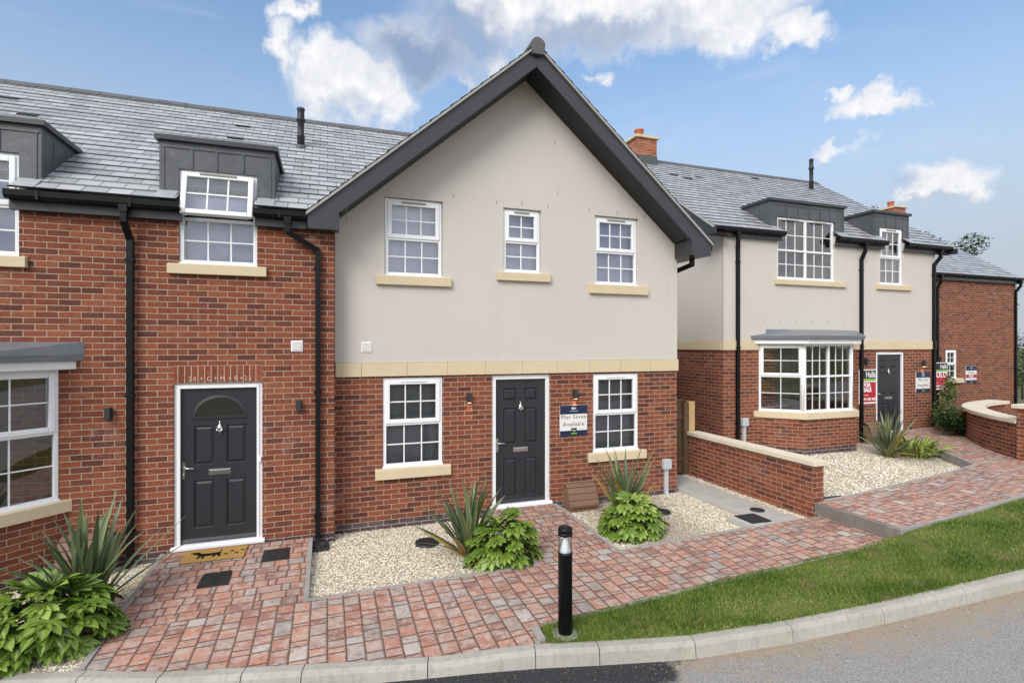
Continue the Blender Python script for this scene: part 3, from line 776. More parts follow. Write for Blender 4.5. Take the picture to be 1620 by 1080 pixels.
def bay(par, xl, xr, Yw, pr, z0, zs, zh, groundz, sides, cols_front, mull, blind, ztopw, lead="bay lead", plinth=True):
    """canted bay (45 degrees): brick base, stone sill, three window faces, lead roof. xl, xr: where the brick meets the wall"""
    pl = lambda e: [(xl - e * 1.414 + e * .4, Yw), (xl + pr - e * .41, Yw - pr - e), (xr - pr + e * .41, Yw - pr - e), (xr + e * 1.414 - e * .4, Yw)]
    base = MB(); a = pl(0); mid = groundz + .15
    def skirt(mb, P, q0, q1, mi=0):
        for i in range(3): mb.face([(*P[i], q0), (*P[i+1], q0), (*P[i+1], q1), (*P[i], q1)], mi)
    skirt(base, a, mid, zs - .14, 0); skirt(base, a, groundz - .3, mid, 1)
    bo = base.build("bay", ["red brick", "blue brick"], par)
    s_ = MB(); o_ = pl(.05); s_.prism([(*p, zs - .14) for p in o_], (0, 0, .14)); s_.build("bay_sill", "sandstone", bo, bevel=.006)
    i_ = pl(-.07)
    segs = [(i_[0], i_[1]), (i_[1], i_[2]), (i_[2], i_[3])]
    for n, (p, q) in enumerate(segs):
        if n not in sides: continue
        p, q = Vector(p), Vector(q); t = (q - p).normalized(); nn = Vector((-t.y, t.x)); L = (q - p).length
        T = lambda c, p=p, t=t, nn=nn: (p.x + t.x * c[0] + nn.x * c[1], p.y + t.y * c[0] + nn.y * c[1], c[2])
        window(par, .012, L - .012, zs + .004, zh, 0, cols=(cols_front if n == 1 else 2), split=.52, T=T, rec=0, blind=blind, vent=False, mull=(mull if n == 1 else 0), sash=(n != 1), bdepth=.35, bw=.015, fw=.046)
    for p in (i_[1], i_[2]):
        po = MB(); po.tube([(p[0], p[1] + .05, zs), (p[0], p[1] + .05, zh + .02)], .05, 12); po.build("corner_post", "upvc white", bo)
    fa = MB(); f_ = pl(.09); fa.prism([(*p, zh) for p in f_], (0, 0, .1)); fa.build("bay_fascia", "upvc white", bo, bevel=.005)
    rf = MB(); A = [(*p, zh + .1) for p in pl(.15)]; B = [(*p, zh + .175) for p in pl(.17)]; k = pl(.17)
    C = [(k[0][0], Yw, ztopw), (k[1][0] + .32, Yw - .03, ztopw), (k[2][0] - .32, Yw - .03, ztopw), (k[3][0], Yw, ztopw)]
    for i in range(3):
        rf.face([A[i], A[i+1], B[i+1], B[i]]); rf.face([B[i], B[i+1], C[i+1], C[i]])
    rf.face(A[::-1]); rf.build("bay_roof", lead, bo)
    return bo

def flue(par, x, y, z0, z1, lean=0):
    m = MB(); h = z1 - z0
    m.lathe([(.062, 0), (.062, h * .28), (.072, h * .3), (.055, h * .34), (.055, h * .66), (.075, h * .68), (.078, h * .73), (.06, h * .76), (.058, h * .93), (.066, h * .95), (.066, h), (.02, h)], (x, y, z0), 16)
    o = m.build("flue", "soffit grey", par)
    b = MB(); b.lathe([(.11, -.03), (.075, .05)], (x, y, z0), 16); b.build("flue_collar", "lead", o)
    return o

def ridge_tiles(par, x0, x1, Y, z, w=.13, h=.085, L=.45, mat="ridge tile", name="ridge"):
    m = MB(); x = x0
    while x < x1 - .01:
        e = min(x + L - .008, x1); j = random.uniform(-.003, .003)
        m.prism([(x, Y - w, z - h + j), (x, Y - w * .1, z + .02 + j), (x, Y + w * .1, z + .02 + j), (x, Y + w, z - h + j)], (e - x, 0, 0)); x += L
    return m.build(name, mat, par)

def box_vent(par, x, z, Y, s=.075):
    m = MB(); m.box(x - s, x + s, Y - .012, Y, z - s, z + s)
    o = m.build("wall_vent", "upvc white", par, bevel=.004)
    q = MB(); q.box(x - s * .8, x + s * .8, Y - .018, Y - .012, z - s * .8, z + s * .8)
    for i in range(5): q.box(x - s * .78, x + s * .78, Y - .022, Y - .018, z - s * .72 + i * s * .34, z - s * .6 + i * s * .34)
    q.build("grille", "render vent", o); return o

# ------------------------------------------------------------------ terrain functions
KB = [(-9.0, 8.2), (-5.0, 6.35), (-2.55, 5.5), (-1.9, 5.32), (-1.285, 5.09), (-.18, 4.81), (.11, 4.74), (.83, 4.565), (1.74, 4.365), (2.29, 4.22), (3.14, 4.015), (4.12, 3.88), (5.19, 3.79), (6.33, 3.735), (7.46, 3.69), (10, 3.68), (14, 3.95), (20, 4.6), (30, 6.2)]
KX, KY = np.array([p[0] for p in KB]), np.array([p[1] for p in KB])
def kerbY(x): return np.interp(x, KX, KY)
def zt(x): return -.07 + .03 * np.clip(np.asarray(x, float) - 3, 0, 24)
def sm(t): t = np.clip(t, 0, 1); return t * t * (3 - 2 * t)
def kerbZ(x): return zt(x) - .05 * (1 - sm((np.asarray(x, float) - .85) / .9))
def paveZ(x, y):
    t = sm((y - kerbY(x)) / 1.6); z = kerbZ(x) * (1 - t) + zt(x) * t
    return z + (np.minimum(z, -.025) * 0 + np.maximum(-.025 - z, 0)) * sm((y - 6.2) / 1.3) * (np.asarray(x) < 5)
def roadZ(x): return zt(x) - .14 - .035 * (1 - sm((np.asarray(x, float) + .2) / 1.8)) + .05
STEP = .17
def lawnTop(x): return np.interp(x, [1.8, 3.5, 5.7, 6.95, 6.96, 8.4, 10.0, 14, 22], [4.63, 4.75, 4.8, 4.76, 4.73, 4.81, 4.96, 5.3, 6.0])
def bedTop(x): return np.interp(x, [6.9, 7.7, 10.25, 11.5, 12.35], [6.0, 6.0, 6.23, 6.42, 7.6])
def upZ(x, y): return zt(x) + STEP + np.clip(np.asarray(y) - 7, 0, 3) * .01

STRUCT = {"ground": ("earth and grass reaching the horizon", "ground"), "road": ("grey asphalt road with a fresh black tarmac patch by the dropped kerb", "road"),
  "kerb": ("pale concrete kerb curving along the road edge", "kerb"), "lower_paving": ("lower red and grey block paving in front of the gabled house", "paving"),
  "upper_paving": ("raised block paving beyond the concrete step, leading to the cream house", "paving"), "edging": ("thin concrete edging around the paving and gravel beds", "edging"),
  "retaining_step": ("concrete edging step between lower and upper paving", "step"), "lawn_soil": ("soil under the strip of lawn behind the kerb", "lawn"),
  "gravel_bed": ("bed of cream gravel under loose stones", "gravel bed"), "concrete_slab": ("pale concrete side path beside the low brick wall", "path"), "far_verge": ("grass verge across the road", "verge")}

# ground sheets
def sheet(nx, ny, X, Yf, Zf, uvswap=False, mi=0):
    mb = MB(); xs = np.linspace(*X, nx)
    for i in range(nx - 1):
        for j in range(ny - 1):
            P = []
            for a, b in ((i, j), (i + 1, j), (i + 1, j + 1), (i, j + 1)):
                x = xs[a]; y0, y1 = Yf(x); y = y0 + (y1 - y0) * b / (ny - 1); P.append((float(x), float(y), float(Zf(x, y))))
            mb.face(P, mi, [(p[1], p[0]) if uvswap else (p[0], p[1]) for p in P])
    return mb
def join(a, b):
    n = len(a.v); a.v += b.v; a.f += [tuple(i + n for i in f) for f in b.f]; a.uv += b.uv; a.mi += b.mi; a.sm += b.sm; return a

g = MB(); g.face([(-900, -900, -1.2), (900, -900, -1.2), (900, 900, -1.2), (-900, 900, -1.2)]); struct("ground", g, "ground earth")
rd = sheet(70, 8, (-9, 30), lambda x: (-5.0, kerbY(x) - .06), lambda x, y: roadZ(x) - .05)
struct("road", rd, "asphalt")
fv = sheet(12, 4, (-30, 40), lambda x: (-40.0, -5.0), lambda x, y: roadZ(x) + .06 + (-5 - y) * .03)
struct("far_verge", fv, "lawn soil")

# paving: the strip along the kerb, then the two paths to the doors
lp = sheet(70, 9, (-1.93, 6.95), lambda x: (kerbY(x) + .002 if x < 1.835 else lawnTop(x) + .02, 5.9), paveZ, True)
lp = join(lp, sheet(14, 12, (-1.93, -.24), lambda x: (5.9, 7.69), paveZ)); lp = join(lp, sheet(10, 12, (2.44, 3.53), lambda x: (5.9, 7.98), paveZ))
struct("lower_paving", lp, "block paving")
up = sheet(40, 8, (6.99, 12.35), lambda x: (lawnTop(x) + .02, bedTop(x) - .02 if x > 7.2 else 6.0), upZ, True)
up = join(up, sheet(24, 10, (12.35, 22), lambda x: (lawnTop(x) + .02, 9.28), upZ, True)); struct("upper_paving", up, "block paving")

# edging strips
ed = MB()
def strip(mb, pts, w, h, Zf, n=14):
    for (xa, ya), (xb, yb) in zip(pts[:-1], pts[1:]):
        d = Vector((xb - xa, yb - ya)); L = d.length; d.normalize(); nn = Vector((-d.y, d.x)) * w / 2; k = max(1, int(L / .9))
        for i in range(k):
            s0, s1 = L * i / k + .002, L * (i + 1) / k - .002; Q = []
            p0 = Vector((xa, ya)) + d * s0; p1 = Vector((xa, ya)) + d * s1
            zz = [float(Zf(p.x, p.y)) for p in (p0, p1)]
            top = [(p0.x - nn.x, p0.y - nn.y, zz[0]), (p1.x - nn.x, p1.y - nn.y, zz[1]), (p1.x + nn.x, p1.y + nn.y, zz[1]), (p0.x + nn.x, p0.y + nn.y, zz[0])]
            bot = [(a, b, c - h) for a, b, c in top]
            mb.face(top); 
            for q in range(4):
                r = (q + 1) % 4; mb.face([top[r], top[q], bot[q], bot[r]])
E1 = lambda x, y: paveZ(x, y) + .006
strip(ed, [(-1.955, 7.68), (-1.955, 6.0), (-1.955, 5.36)], .05, .25, E1)
strip(ed, [(-.215, 7.66), (-.215, 5.95)], .05, .25, E1); strip(ed, [(-.24, 5.925), (2.44, 5.925)], .05, .25, E1); strip(ed, [(2.415, 5.95), (2.415, 7.97)], .05, .25, E1)
strip(ed, [(3.555, 7.97), (3.555, 5.95)], .05, .25, E1); strip(ed, [(3.53, 5.925), (5.75, 5.925)], .05, .25, E1)
lt = [(x, float(lawnTop(x))) for x in np.linspace(1.86, 6.93, 7)]; strip(ed, lt, .045, .2, lambda x, y: paveZ(x, y) - .004)
strip(ed, [(1.835, 4.4), (1.85, 4.63)], .07, .2, lambda x, y: paveZ(x, y) + .012)
lt = [(x, float(lawnTop(x))) for x in np.linspace(6.97, 20, 14)]; strip(ed, lt, .05, .2, lambda x, y: upZ(x, y) + .006)
bt = [(x, float(bedTop(x))) for x in (7.15, 7.7, 9.0, 10.25, 11.5)]; strip(ed, bt, .05, .3, lambda x, y: upZ(x, y) + .006)
strip(ed, [(11.5, 6.42), (12.36, 7.62), (12.6, 9.0)], .05, .3, lambda x, y: upZ(x, y) + .006)
struct("edging", ed, "edging concrete", weld=True)
st = MB()
for a, b in ((4.72, 5.33), (5.336, 5.93)): st.box(6.94, 6.995, a, b, -.2, float(upZ(6.95, 5)) + .008)
st.box(6.935, 6.998, 5.934, 6.03, -.2, float(upZ(6.95, 5)) + .01)
struct("retaining_step", st, "step concrete", bevel=.006)

# lawn soil
def lawnZ(x, y):
    t = sm((y - kerbY(x)) / np.maximum(lawnTop(x) - kerbY(x), .1)); hi = np.where(np.asarray(x) > 7.0, zt(x) + STEP - .03, zt(x) - .012)
    hi = np.where((np.asarray(x) > 6.2) & (np.asarray(x) <= 7.0), zt(x) - .012 + .1 * sm((np.asarray(x) - 6.2) / .8), hi)
    return (zt(x) - .012) * (1 - t) + hi * t
struct("lawn_soil", sheet(60, 6, (1.86, 20), lambda x: (kerbY(x) + .0, lawnTop(x) - .02), lawnZ), "lawn soil")

# kerb units
kb = MB(); joints = [-9, -8, -7, -6, -5, -4.1, -3.2, -2.55, -1.9, -1.285, -.65, -.18, .83, 1.74, 2.29, 3.14, 4.12, 5.19, 6.33, 7.46, 8.4, 9.3, 10.2, 11.1, 12, 13, 14, 15, 16, 17, 18, 19, 20, 21, 22]
for x0, x1 in zip(joints[:-1], joints[1:]):
    n = 4; rings = []
    for i in range(n + 1):
        x = x0 + .004 + (x1 - x0 - .008) * i / n; y = float(kerbY(x)); dx = .05; t = Vector((2 * dx, float(kerbY(x + dx) - kerbY(x - dx)))).normalized(); nn = Vector((t.y, -t.x))
        z = float(kerbZ(x)); zr = float(roadZ(x)) - .3; up_ = z - float(roadZ(x)) + .05; hb = min(.016, up_ * .4)
        prof = [(0, zr), (0, z), (.085, z), (.102, z - hb * .5), (.118, z - hb * 2.2), (.135, z - max(up_, .03) - .01), (.135, zr)]
        rings.append([(x + nn.x * a, y + nn.y * a, b) for a, b in prof])
    for i in range(n):
        for k in range(6): kb.face([rings[i][k], rings[i+1][k], rings[i+1][k+1], rings[i][k+1]], sm=False)
    kb.face(rings[0]); kb.face(rings[-1][::-1])
ko = struct("kerb", kb, "kerb concrete", weld=True)
bm = bmesh.new(); bm.from_mesh(ko.data); bmesh.ops.recalc_face_normals(bm, faces=bm.faces); bm.to_mesh(ko.data); bm.free()

# gravel beds
GB = MB()
GZ = -.13
def gz_left(x, y): return -.13
BEDS = []   # polygon, z function, density
def bed(poly, Zf, dens, size):
    vs = [Vector((p[0], p[1])) for p in poly]
    GB.flat(poly, [], lambda a, b: (a, b, float(Zf(a, b))))
    BEDS.append((np.array(poly), Zf, dens, size))
bed([(-8, 7.72), (-8, 8.0), (-5, 6.35), (-2.55, 5.5), (-1.98, 5.36), (-1.98, 7.72)][::-1] if False else [(-5, 6.4), (-2.55, 5.51), (-1.98, 5.36), (-1.98, 7.72), (-5, 7.72)], lambda x, y: -.135, 3200, .0105)
bed([(-.19, 5.95), (2.39, 5.95), (2.39, 8.0), (.1, 8.0), (.1, 7.72), (-.19, 7.72)], lambda x, y: -.135, 3400, .0105)
bed([(3.58, 5.95), (5.74, 5.95), (5.74, 6.5), (6.06, 6.5), (6.06, 8.9), (5.985, 8.9), (5.985, 8.0), (3.58, 8.0)], lambda x, y: -.125 + .03 * max(0, x - 4.5), 2800, .011)
bed([(6.7, 5.95), (6.92, 5.95), (6.92, 8.9), (6.7, 8.9)], lambda x, y: -.03, 2600, .011)
bed([(7.11, 6.03), (7.7, 6.02), (9.0, 6.12), (9.6, 6.18), (10.25, 6.25), (11.48, 6.45), (12.33, 7.63), (12.58, 9.3), (7.11, 9.3)], lambda x, y: float(zt(x)) + STEP - .07 - .11 * min(1, max(0, (x - 9.5) / 2.5)), 1300, .015)
struct("gravel_bed", GB, "gravel")
def inpoly(P, pts):
    c = np.zeros(len(pts), bool); x, y = pts[:, 0], pts[:, 1]
    for i in range(len(P)):
        (x1, y1), (x2, y2) = P[i], P[(i + 1) % len(P)]
        if y1 == y2: continue
        k = ((y1 > y) != (y2 > y)) & (x < (x2 - x1) * (y - y1) / (y2 - y1) + x1); c ^= k
    return c
VV, FF, UU, nb = [], [], [], 0
OCT = np.array([(1, 0, 0), (.3, .95, .1), (-.8, .55, 0), (-.75, -.6, .1), (.35, -.9, 0), (.05, .1, .75)])
OF = np.array([(0, 1, 5), (1, 2, 5), (2, 3, 5), (3, 4, 5), (4, 0, 5)])
for P, Zf, dens, size in BEDS:
    lo, hi = P.min(0), P.max(0); n = int(dens * np.prod(hi - lo)); pts = RNG.uniform(lo, hi, (n, 2)); pts = pts[inpoly(P, pts)]; n = len(pts)
    z = np.array([Zf(a, b) for a, b in pts]); a = RNG.uniform(0, 6.283, n); s = size * RNG.uniform(.6, 1.35, n)
    sc = np.stack([s * RNG.uniform(.8, 1.3, n), s * RNG.uniform(.6, 1, n), s * RNG.uniform(.5, 1.1, n)], 1)
    v = OCT[None] * sc[:, None]; ca, sa = np.cos(a)[:, None], np.sin(a)[:, None]
    w = np.stack([v[..., 0] * ca - v[..., 1] * sa, v[..., 0] * sa + v[..., 1] * ca, v[..., 2] + v[..., 0] * RNG.uniform(-.4, .4, (n, 1))], -1)
    w[..., 0] += pts[:, None, 0]; w[..., 1] += pts[:, None, 1]; w[..., 2] += (z + RNG.uniform(-.001, .007, n))[:, None]
    VV.append(w.reshape(-1, 3)); FF.append((OF[None] + (np.arange(n) * 6)[:, None, None] + nb).reshape(-1, 3)); nb += n * 6
    u = np.repeat(RNG.uniform(0, 1, n), 15); UU.append(np.stack([u, u], 1))
tag(npmesh("gravel", np.concatenate(VV), np.concatenate(FF), np.concatenate(UU), "gravel stone"), "loose cream and buff gravel stones filling the front beds", "gravel", kind="stuff")

# concrete side path and its raised inspection box
cs = MB(); cs.box(6.06, 6.7, 5.96, 9.0, -.2, -.012); cs.box(5.745, 6.057, 5.96, 6.46, -.2, -.006)
struct("concrete_slab", cs, "slab concrete", bevel=.006)

# grass blades
def blades(n, xr, size, seed):
    r = np.random.default_rng(seed); x = r.uniform(*xr, n); t = r.uniform(-.012, 1.035, n); y = kerbY(x) - .012 + t * (lawnTop(x) - kerbY(x) + .0)
    z = lawnZ(x, y); a = r.uniform(0, 6.283, n); ln = size * r.uniform(.5, 1.5, n); w = .0036 * r.uniform(.6, 1.5, n) * (size / .03)
    clump = np.sin(x * 2.3 + 1) * np.sin(y * 5.1 + x * 1.3) + .5 * np.sin(x * 6.1 + y * 3) * np.sin(y * 11 - x * 2); ln *= 1 + .4 * clump
    lean = r.uniform(.2, .95, n) * ln; la = r.uniform(0, 6.283, n)
    bx, by = np.cos(a) * w, np.sin(a) * w; tx, ty = x + np.cos(la) * lean, y + np.sin(la) * lean
    V = np.stack([np.stack([x - bx, y - by, z - .004], 1), np.stack([x + bx, y + by, z - .004], 1), np.stack([tx, ty, z + ln * .85], 1)], 1).reshape(-1, 3)
    F = np.arange(3 * n).reshape(n, 3); u = np.clip(r.beta(2.0, 2.4, n) * 1.05 - .22 * clump + (r.uniform(0, 1, n) > .965) * .6, 0, 1); UV = np.stack([np.repeat(u, 3), np.tile([0, 0, 1], n)], 1)
    return V, F, UV
parts_ = [blades(62000, (1.9, 7.0), .031, 1), blades(34000, (7.0, 13.0), .033, 2), blades(9000, (13, 20), .06, 3)]
off = 0; VV, FF, UU = [], [], []
for V, F, U in parts_: VV.append(V); FF.append(F + off); UU.append(U); off += len(V)
tag(npmesh("lawn", np.concatenate(VV), np.concatenate(FF), np.concatenate(UU), "grass blade"), "strip of short patchy lawn between the kerb and the block paving", "grass", kind="stuff")


# ================================================================== HOUSE 1: brick house on the left
H1 = thing("brick_house", "red brick house with slate roof and lead dormers, left of the cream gable", "house", (-2.2, 7.72, 0), world=True)
Y1 = 7.72
m = MB()
m.flat([(-7, 0), (-1.849, 0), (-1.849, 2.11), (-.822, 2.11), (-.822, 0), (.09, 0), (.09, 4.42), (-.884, 4.42), (-.884, 3.64), (-1.79, 3.64), (-1.79, 4.42), (-3.413, 4.42), (-3.413, 3.64), (-4.32, 3.64), (-4.32, 4.42), (-7, 4.42)], [], lambda a, b: (a, Y1, b))
for a, b in ((-4.32, -3.413), (-1.79, -.884)):
    m.face([(a, Y1, 3.64), (a, Y1 + .3, 3.64), (b, Y1 + .3, 3.64), (b, Y1, 3.64)][::-1])
    m.face([(a, Y1, 3.64), (a, Y1 + .3, 3.64), (a, Y1 + .3, 4.42), (a, Y1, 4.42)]); m.face([(b, Y1, 3.64), (b, Y1, 4.42), (b, Y1 + .3, 4.42), (b, Y1 + .3, 3.64)])
for a, s in ((-1.849, 1), (-.822, -1)):
    q = [(a, Y1, 0), (a, Y1 + .25, 0), (a, Y1 + .25, 2.11), (a, Y1, 2.11)]; m.face(q if s > 0 else q[::-1])
m.face([(-1.849, Y1, 2.11), (-1.849, Y1 + .25, 2.11), (-.822, Y1 + .25, 2.11), (-.822, Y1, 2.11)])
m.face([(.09, Y1, -.45), (.09, 8.3, -.45), (.09, 8.3, 4.42), (.09, Y1, 4.42)])
m.face([(-7, 15.1, -.4), (-7, 15.1, 4.4), (.09, 15.1, 4.4), (.09, 15.1, -.4)]); m.face([(-7, Y1, -.4), (-7, Y1, 4.4), (-7, 15.1, 4.4), (-7, 15.1, -.4)])
m.build("wall", "red brick", H1)
m = MB(); m.face([(-7, Y1 - .001, -.45), (-1.849, Y1 - .001, -.45), (-1.849, Y1 - .001, 0), (-7, Y1 - .001, 0)]); m.face([(-.822, Y1 - .001, -.45), (.09, Y1 - .001, -.45), (.09, Y1 - .001, 0), (-.822, Y1 - .001, 0)])
m.face([(-1.849, Y1 + .02, -.45), (-.822, Y1 + .02, -.45), (-.822, Y1 + .02, 0), (-1.849, Y1 + .02, 0)])
m.build("plinth", "blue brick", H1)
so = MB(); so.box(-1.845, -.826, Y1 - .004, Y1 + .1, 2.113, 2.338); so.build("soldier_course", "soldier brick", H1)
for ttxt, xx in (("2", -1.665), ("0", -1.605), ("+", -1.52), ("C", -1.43), ("+", -1.345), ("M", -1.255), ("+", -1.165), ("B", -1.085), ("+", -1.015), ("2", -.955), ("5", -.9)):
    text("chalk_mark", ttxt, .082, (-1.665 + (xx + 1.665) * .91, Y1 - .0062, 2.165 + random.uniform(-.004, .004)), "chalk", H1, ext=.0006, sx=.92, bold=-.0014)
# roof
P35 = R(35); C35, S35 = math.cos(P35), math.sin(P35)
O1 = (0, 7.52, 4.40); rf = MB()
rx = lambda r: 3.04 - (7.22 - (4.40 + r * .199 * S35)) / .86 + .12   # the slope stops in the valley against the gable roof
slates(rf, O1, (1, 0, 0), (0, C35, S35), 24, .199, lambda r: [(-7, -4.30), (-3.43, -1.775), (-.9, rx(r))] if r < 2 else [(-7, rx(r))])
def onroof(O, x, s, off=0): return (x, O[1] + s * C35 - off * S35, O[2] + s * S35 + off * C35)
rt = 24 * .199
rf.face([onroof(O1, -7, .36, -.02), onroof(O1, .0, .36, -.02), onroof(O1, 2.9, rt, -.02), onroof(O1, -7, rt, -.02)])
yb = O1[1] + rt * C35; zr = O1[2] + rt * S35
rf.face([(-7, yb, zr - .02), (2.6, yb, zr - .02), (2.6, yb + 3.9, 4.4), (-7, yb + 3.9, 4.4)])
roof1 = rf.build("roof", "roof slate", H1)
ridge_tiles(roof1, -7, 2.0, yb, zr + .02)
for x, y in ((-1.45, 10.65), (-1.47, 9.98), (-4.8, 10.62), (-4.265, 9.94)):
    s = (y - O1[1]) / C35; q = MB(); q.prism([onroof(O1, x - .12, s, 0), onroof(O1, x - .12, s - .11, .0), onroof(O1, x - .12, s - .11, .03), onroof(O1, x - .12, s, .014)], (.24, 0, 0)); q.build("roof_vent", "soffit grey", roof1)
flue(H1, -.441, 9.9, 6.04, 6.74)
for i, (a, b) in enumerate(((-7, -4.27), (-3.46, -1.745), (-.9, -.27))):
    q = MB(); q.box(a, b, 7.62, 7.645, 4.17, 4.365); q.box(a, b, 7.645, 7.715, 4.172, 4.185); q.build("fascia", "anthracite", H1)
    gutter(H1, a - .01, b + .01, 7.62, 4.375)
dormer(H1, -2.003, -.672, -1.79, -.884, 4.42, 5.22, 4.85, Y1, 8.72, (-1.64, -1.36, -1.05))
dormer(H1, -4.53, -3.2, -4.32, -3.413, 4.42, 5.22, 4.85, Y1, 8.72, (-4.1, -3.85, -3.6))
for a, b in ((-2.01, -1.795), (-.88, -.665), (-3.408, -3.19), (-4.54, -4.325)):
    q = MB(); q.prism([onroof(O1, a, .02, .012), onroof(O1, a, .3, .012), onroof(O1, a, .3, .02), onroof(O1, a, .0, .02)], (b - a, 0, 0)); q.build("lead_apron", "bright lead", H1)
window(H1, -1.79, -.884, 3.645, 4.85, Y1, opened=True, blind="lavender room light", sill=(-1.909, -.768, 3.507, 3.642, .06), split=.48, label="white dormer window with its top sash swung open")
window(H1, -4.32, -3.413, 3.645, 4.85, Y1, blind="lavender room light", sill=(-4.42, -3.33, 3.507, 3.642, .06), split=.48, label="white dormer window, shut")
door(H1, -1.849, -.822, 0, 2.11, Y1, 4, label="black four panel door with an arched fanlight", bell=True)
wall_light(H1, -.372, 1.78, Y1); wall_light(H1, -2.528, 1.765, Y1)
box_vent(H1, -.394, 2.587, Y1)
downpipe(H1, -2.30, Y1, 4.30, -.1, xtop=-2.33, yt=7.56); downpipe(H1, -.125, Y1, 4.30, -.14, xtop=-.50, yt=7.56)
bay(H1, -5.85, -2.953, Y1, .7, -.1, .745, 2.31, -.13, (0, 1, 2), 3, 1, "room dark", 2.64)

# ================================================================== HOUSE 2: gabled house in the middle
H2 = thing("gabled_house", "cream rendered house with tall front gable over red brick ground floor", "house", (3.04, 8.0, 0), world=True)
Y2 = 8.0; AX = 3.04
UW = [(.80, 1.678, 3.642, 4.81), (2.66, 3.318, 3.775, 4.81), (4.31, 5.168, 3.642, 4.82)]
LW = [(.773, 1.68, .766, 2.113), (4.282, 5.182, .766, 2.11)]
m = MB(); wall_front(m, [(.1, 2.345), (5.985, 2.345), (5.985, 4.5), (AX, 7.06), (.1, 4.5)], UW, Y2 - .012)
m.face([(5.985, Y2 - .012, 2.345), (5.985, 14, 2.345), (5.985, 14, 4.6), (5.985, Y2 - .012, 4.6)]); m.face([(5.985, 14, 2.345), (.1, 14, 2.345), (.1, 14, 4.5), (AX, 14, 7.0), (5.985, 14, 4.5)])
m.build("rendered_wall", "cream render", H2)
m = MB(); wall_front(m, [(.1, 0), (2.473, 0), (2.473, 2.12), (3.486, 2.12), (3.486, 0), (5.985, 0), (5.985, 2.14), (.1, 2.14)], LW, Y2)
for a, s in ((2.473, 1), (3.486, -1)):
    q = [(a, Y2, 0), (a, Y2 + .25, 0), (a, Y2 + .25, 2.12), (a, Y2, 2.12)]; m.face(q if s > 0 else q[::-1])
m.face([(2.473, Y2, 2.12), (2.473, Y2 + .25, 2.12), (3.486, Y2 + .25, 2.12), (3.486, Y2, 2.12)])
m.face([(5.985, Y2, -.4), (5.985, 14, -.4), (5.985, 14, 2.345), (5.985, Y2, 2.345)]); m.face([(5.985, 14, -.4), (.1, 14, -.4), (.1, 14, 2.345), (5.985, 14, 2.345)])
m.build("brick_wall", "red brick", H2)
m = MB()
for a, b, y in ((.1, 2.473, Y2 - .001), (2.473, 3.486, Y2 + .02), (3.486, 5.986, Y2 - .001)): m.face([(a, y, -.45), (b, y, -.45), (b, y, 0), (a, y, 0)])
m.face([(5.986, Y2 - .001, -.45), (5.986, 9, -.45), (5.986, 9, 0), (5.986, Y2 - .001, 0)])
m.build("plinth", "blue brick", H2)
m = MB(); J = [.105, .47, 1.13, 1.75, 2.36, 2.98, 3.6, 4.2, 4.8, 5.4, 6.0]
for a, b in zip(J[:-1], J[1:]): m.box(a + .0022, b - .0022, Y2 - .035, Y2 + .05, 2.137, 2.342)
m.box(.108, 5.997, Y2 - .02, Y2 + .02, 2.139, 2.338); m.box(5.95, 6.0, Y2 + .051, 9.5, 2.137, 2.342)
m.build("band_course", "sandstone", H2, bevel=.003)
for (x0, x1, z0, z1), s in zip(UW, ((.671, 1.8, 3.497, 3.639), (2.545, 3.466, 3.634, 3.772), (4.195, 5.345, 3.48, 3.639))):
    window(H2, x0 + .008, x1 - .008, z0 + .004, z1 - .006, Y2 - .012, cols=2 if x1 - x0 < .7 else 3, split=.48, blind="lavender room light", sill=(*s, .06), rec=.045)
for (x0, x1, z0, z1), s in zip(LW, ((.663, 1.799, .606, .763), (4.177, 5.315, .61, .763))):
    window(H2, x0 + .004, x1 - .004, z0 + .004, z1 - .004, Y2, split=.48, blind="blind grey", sill=(*s, .06), rec=.02, vent="upvc white", glass="ground floor glass")
door(H2, 2.475, 3.484, 0, 2.118, Y2, 6, label="black six panel door")
wall_light(H2, 2.092, 1.778, Y2, True); wall_light(H2, 3.926, 1.778, Y2, True)
box_vent(H2, .539, 2.57, Y2 - .012)
for x, z, a in ((.702, 4.89, 0), (1.224, 4.903, 0), (1.844, 4.919, 0), (2.55, 4.879, 0), (2.981, 4.908, 0), (3.441, 4.886, 0), (4.198, 4.899, 0), (4.744, 4.891, 0), (5.29, 4.88, 0), (3.61, 5.135, .5), (3.56, 5.95, .3)):
    T = lambda p, x=x, z=z, a=a: (x + p[0] * math.cos(a) + p[2] * -math.sin(a), p[1], z + p[2] * math.cos(a) + p[0] * math.sin(a))
    q = MB(T); q.box(-.005, .005, Y2 - .016, Y2 - .012, -.03, .03); q.build("weep_vent", "weep vent", H2)
# roof
TG = .86; CG = 1 / math.sqrt(1 + TG * TG); SG = TG * CG; XL, XR = -.27, 6.35; ZE = 7.22 - TG * (XR - AX)
rf = MB(); YV = 7.455
slates(rf, (XR, YV, ZE), (0, 1, 0), (-CG, 0, SG), 22, (XR - AX) / CG / 22, lambda r: [(0, 6.6)], th=.012)
slates(rf, (XL, YV, ZE), (0, 1, 0), (CG, 0, SG), 22, (AX - XL) / CG / 22, lambda r: [(0, 6.6)], th=.012)
roof2 = rf.build("roof", "roof slate", H2)
def vee(off0, off1, y, dy, mat, name, par):   # band that follows both slopes between two offsets under the slate line
    z = lambda x, o: 7.22 - o - TG * abs(x - AX)
    q = MB(); q.prism([(XL, y, z(XL, off1)), (AX, y, 7.22 - off1), (XR, y, z(XR, off1)), (XR, y, z(XR, off0)), (AX, y, 7.22 - off0), (XL, y, z(XL, off0))], (0, dy, 0)); return q.build(name, mat, par)
vee(.002, .045, YV + .008, .5, "verge trim", "verge", H2)
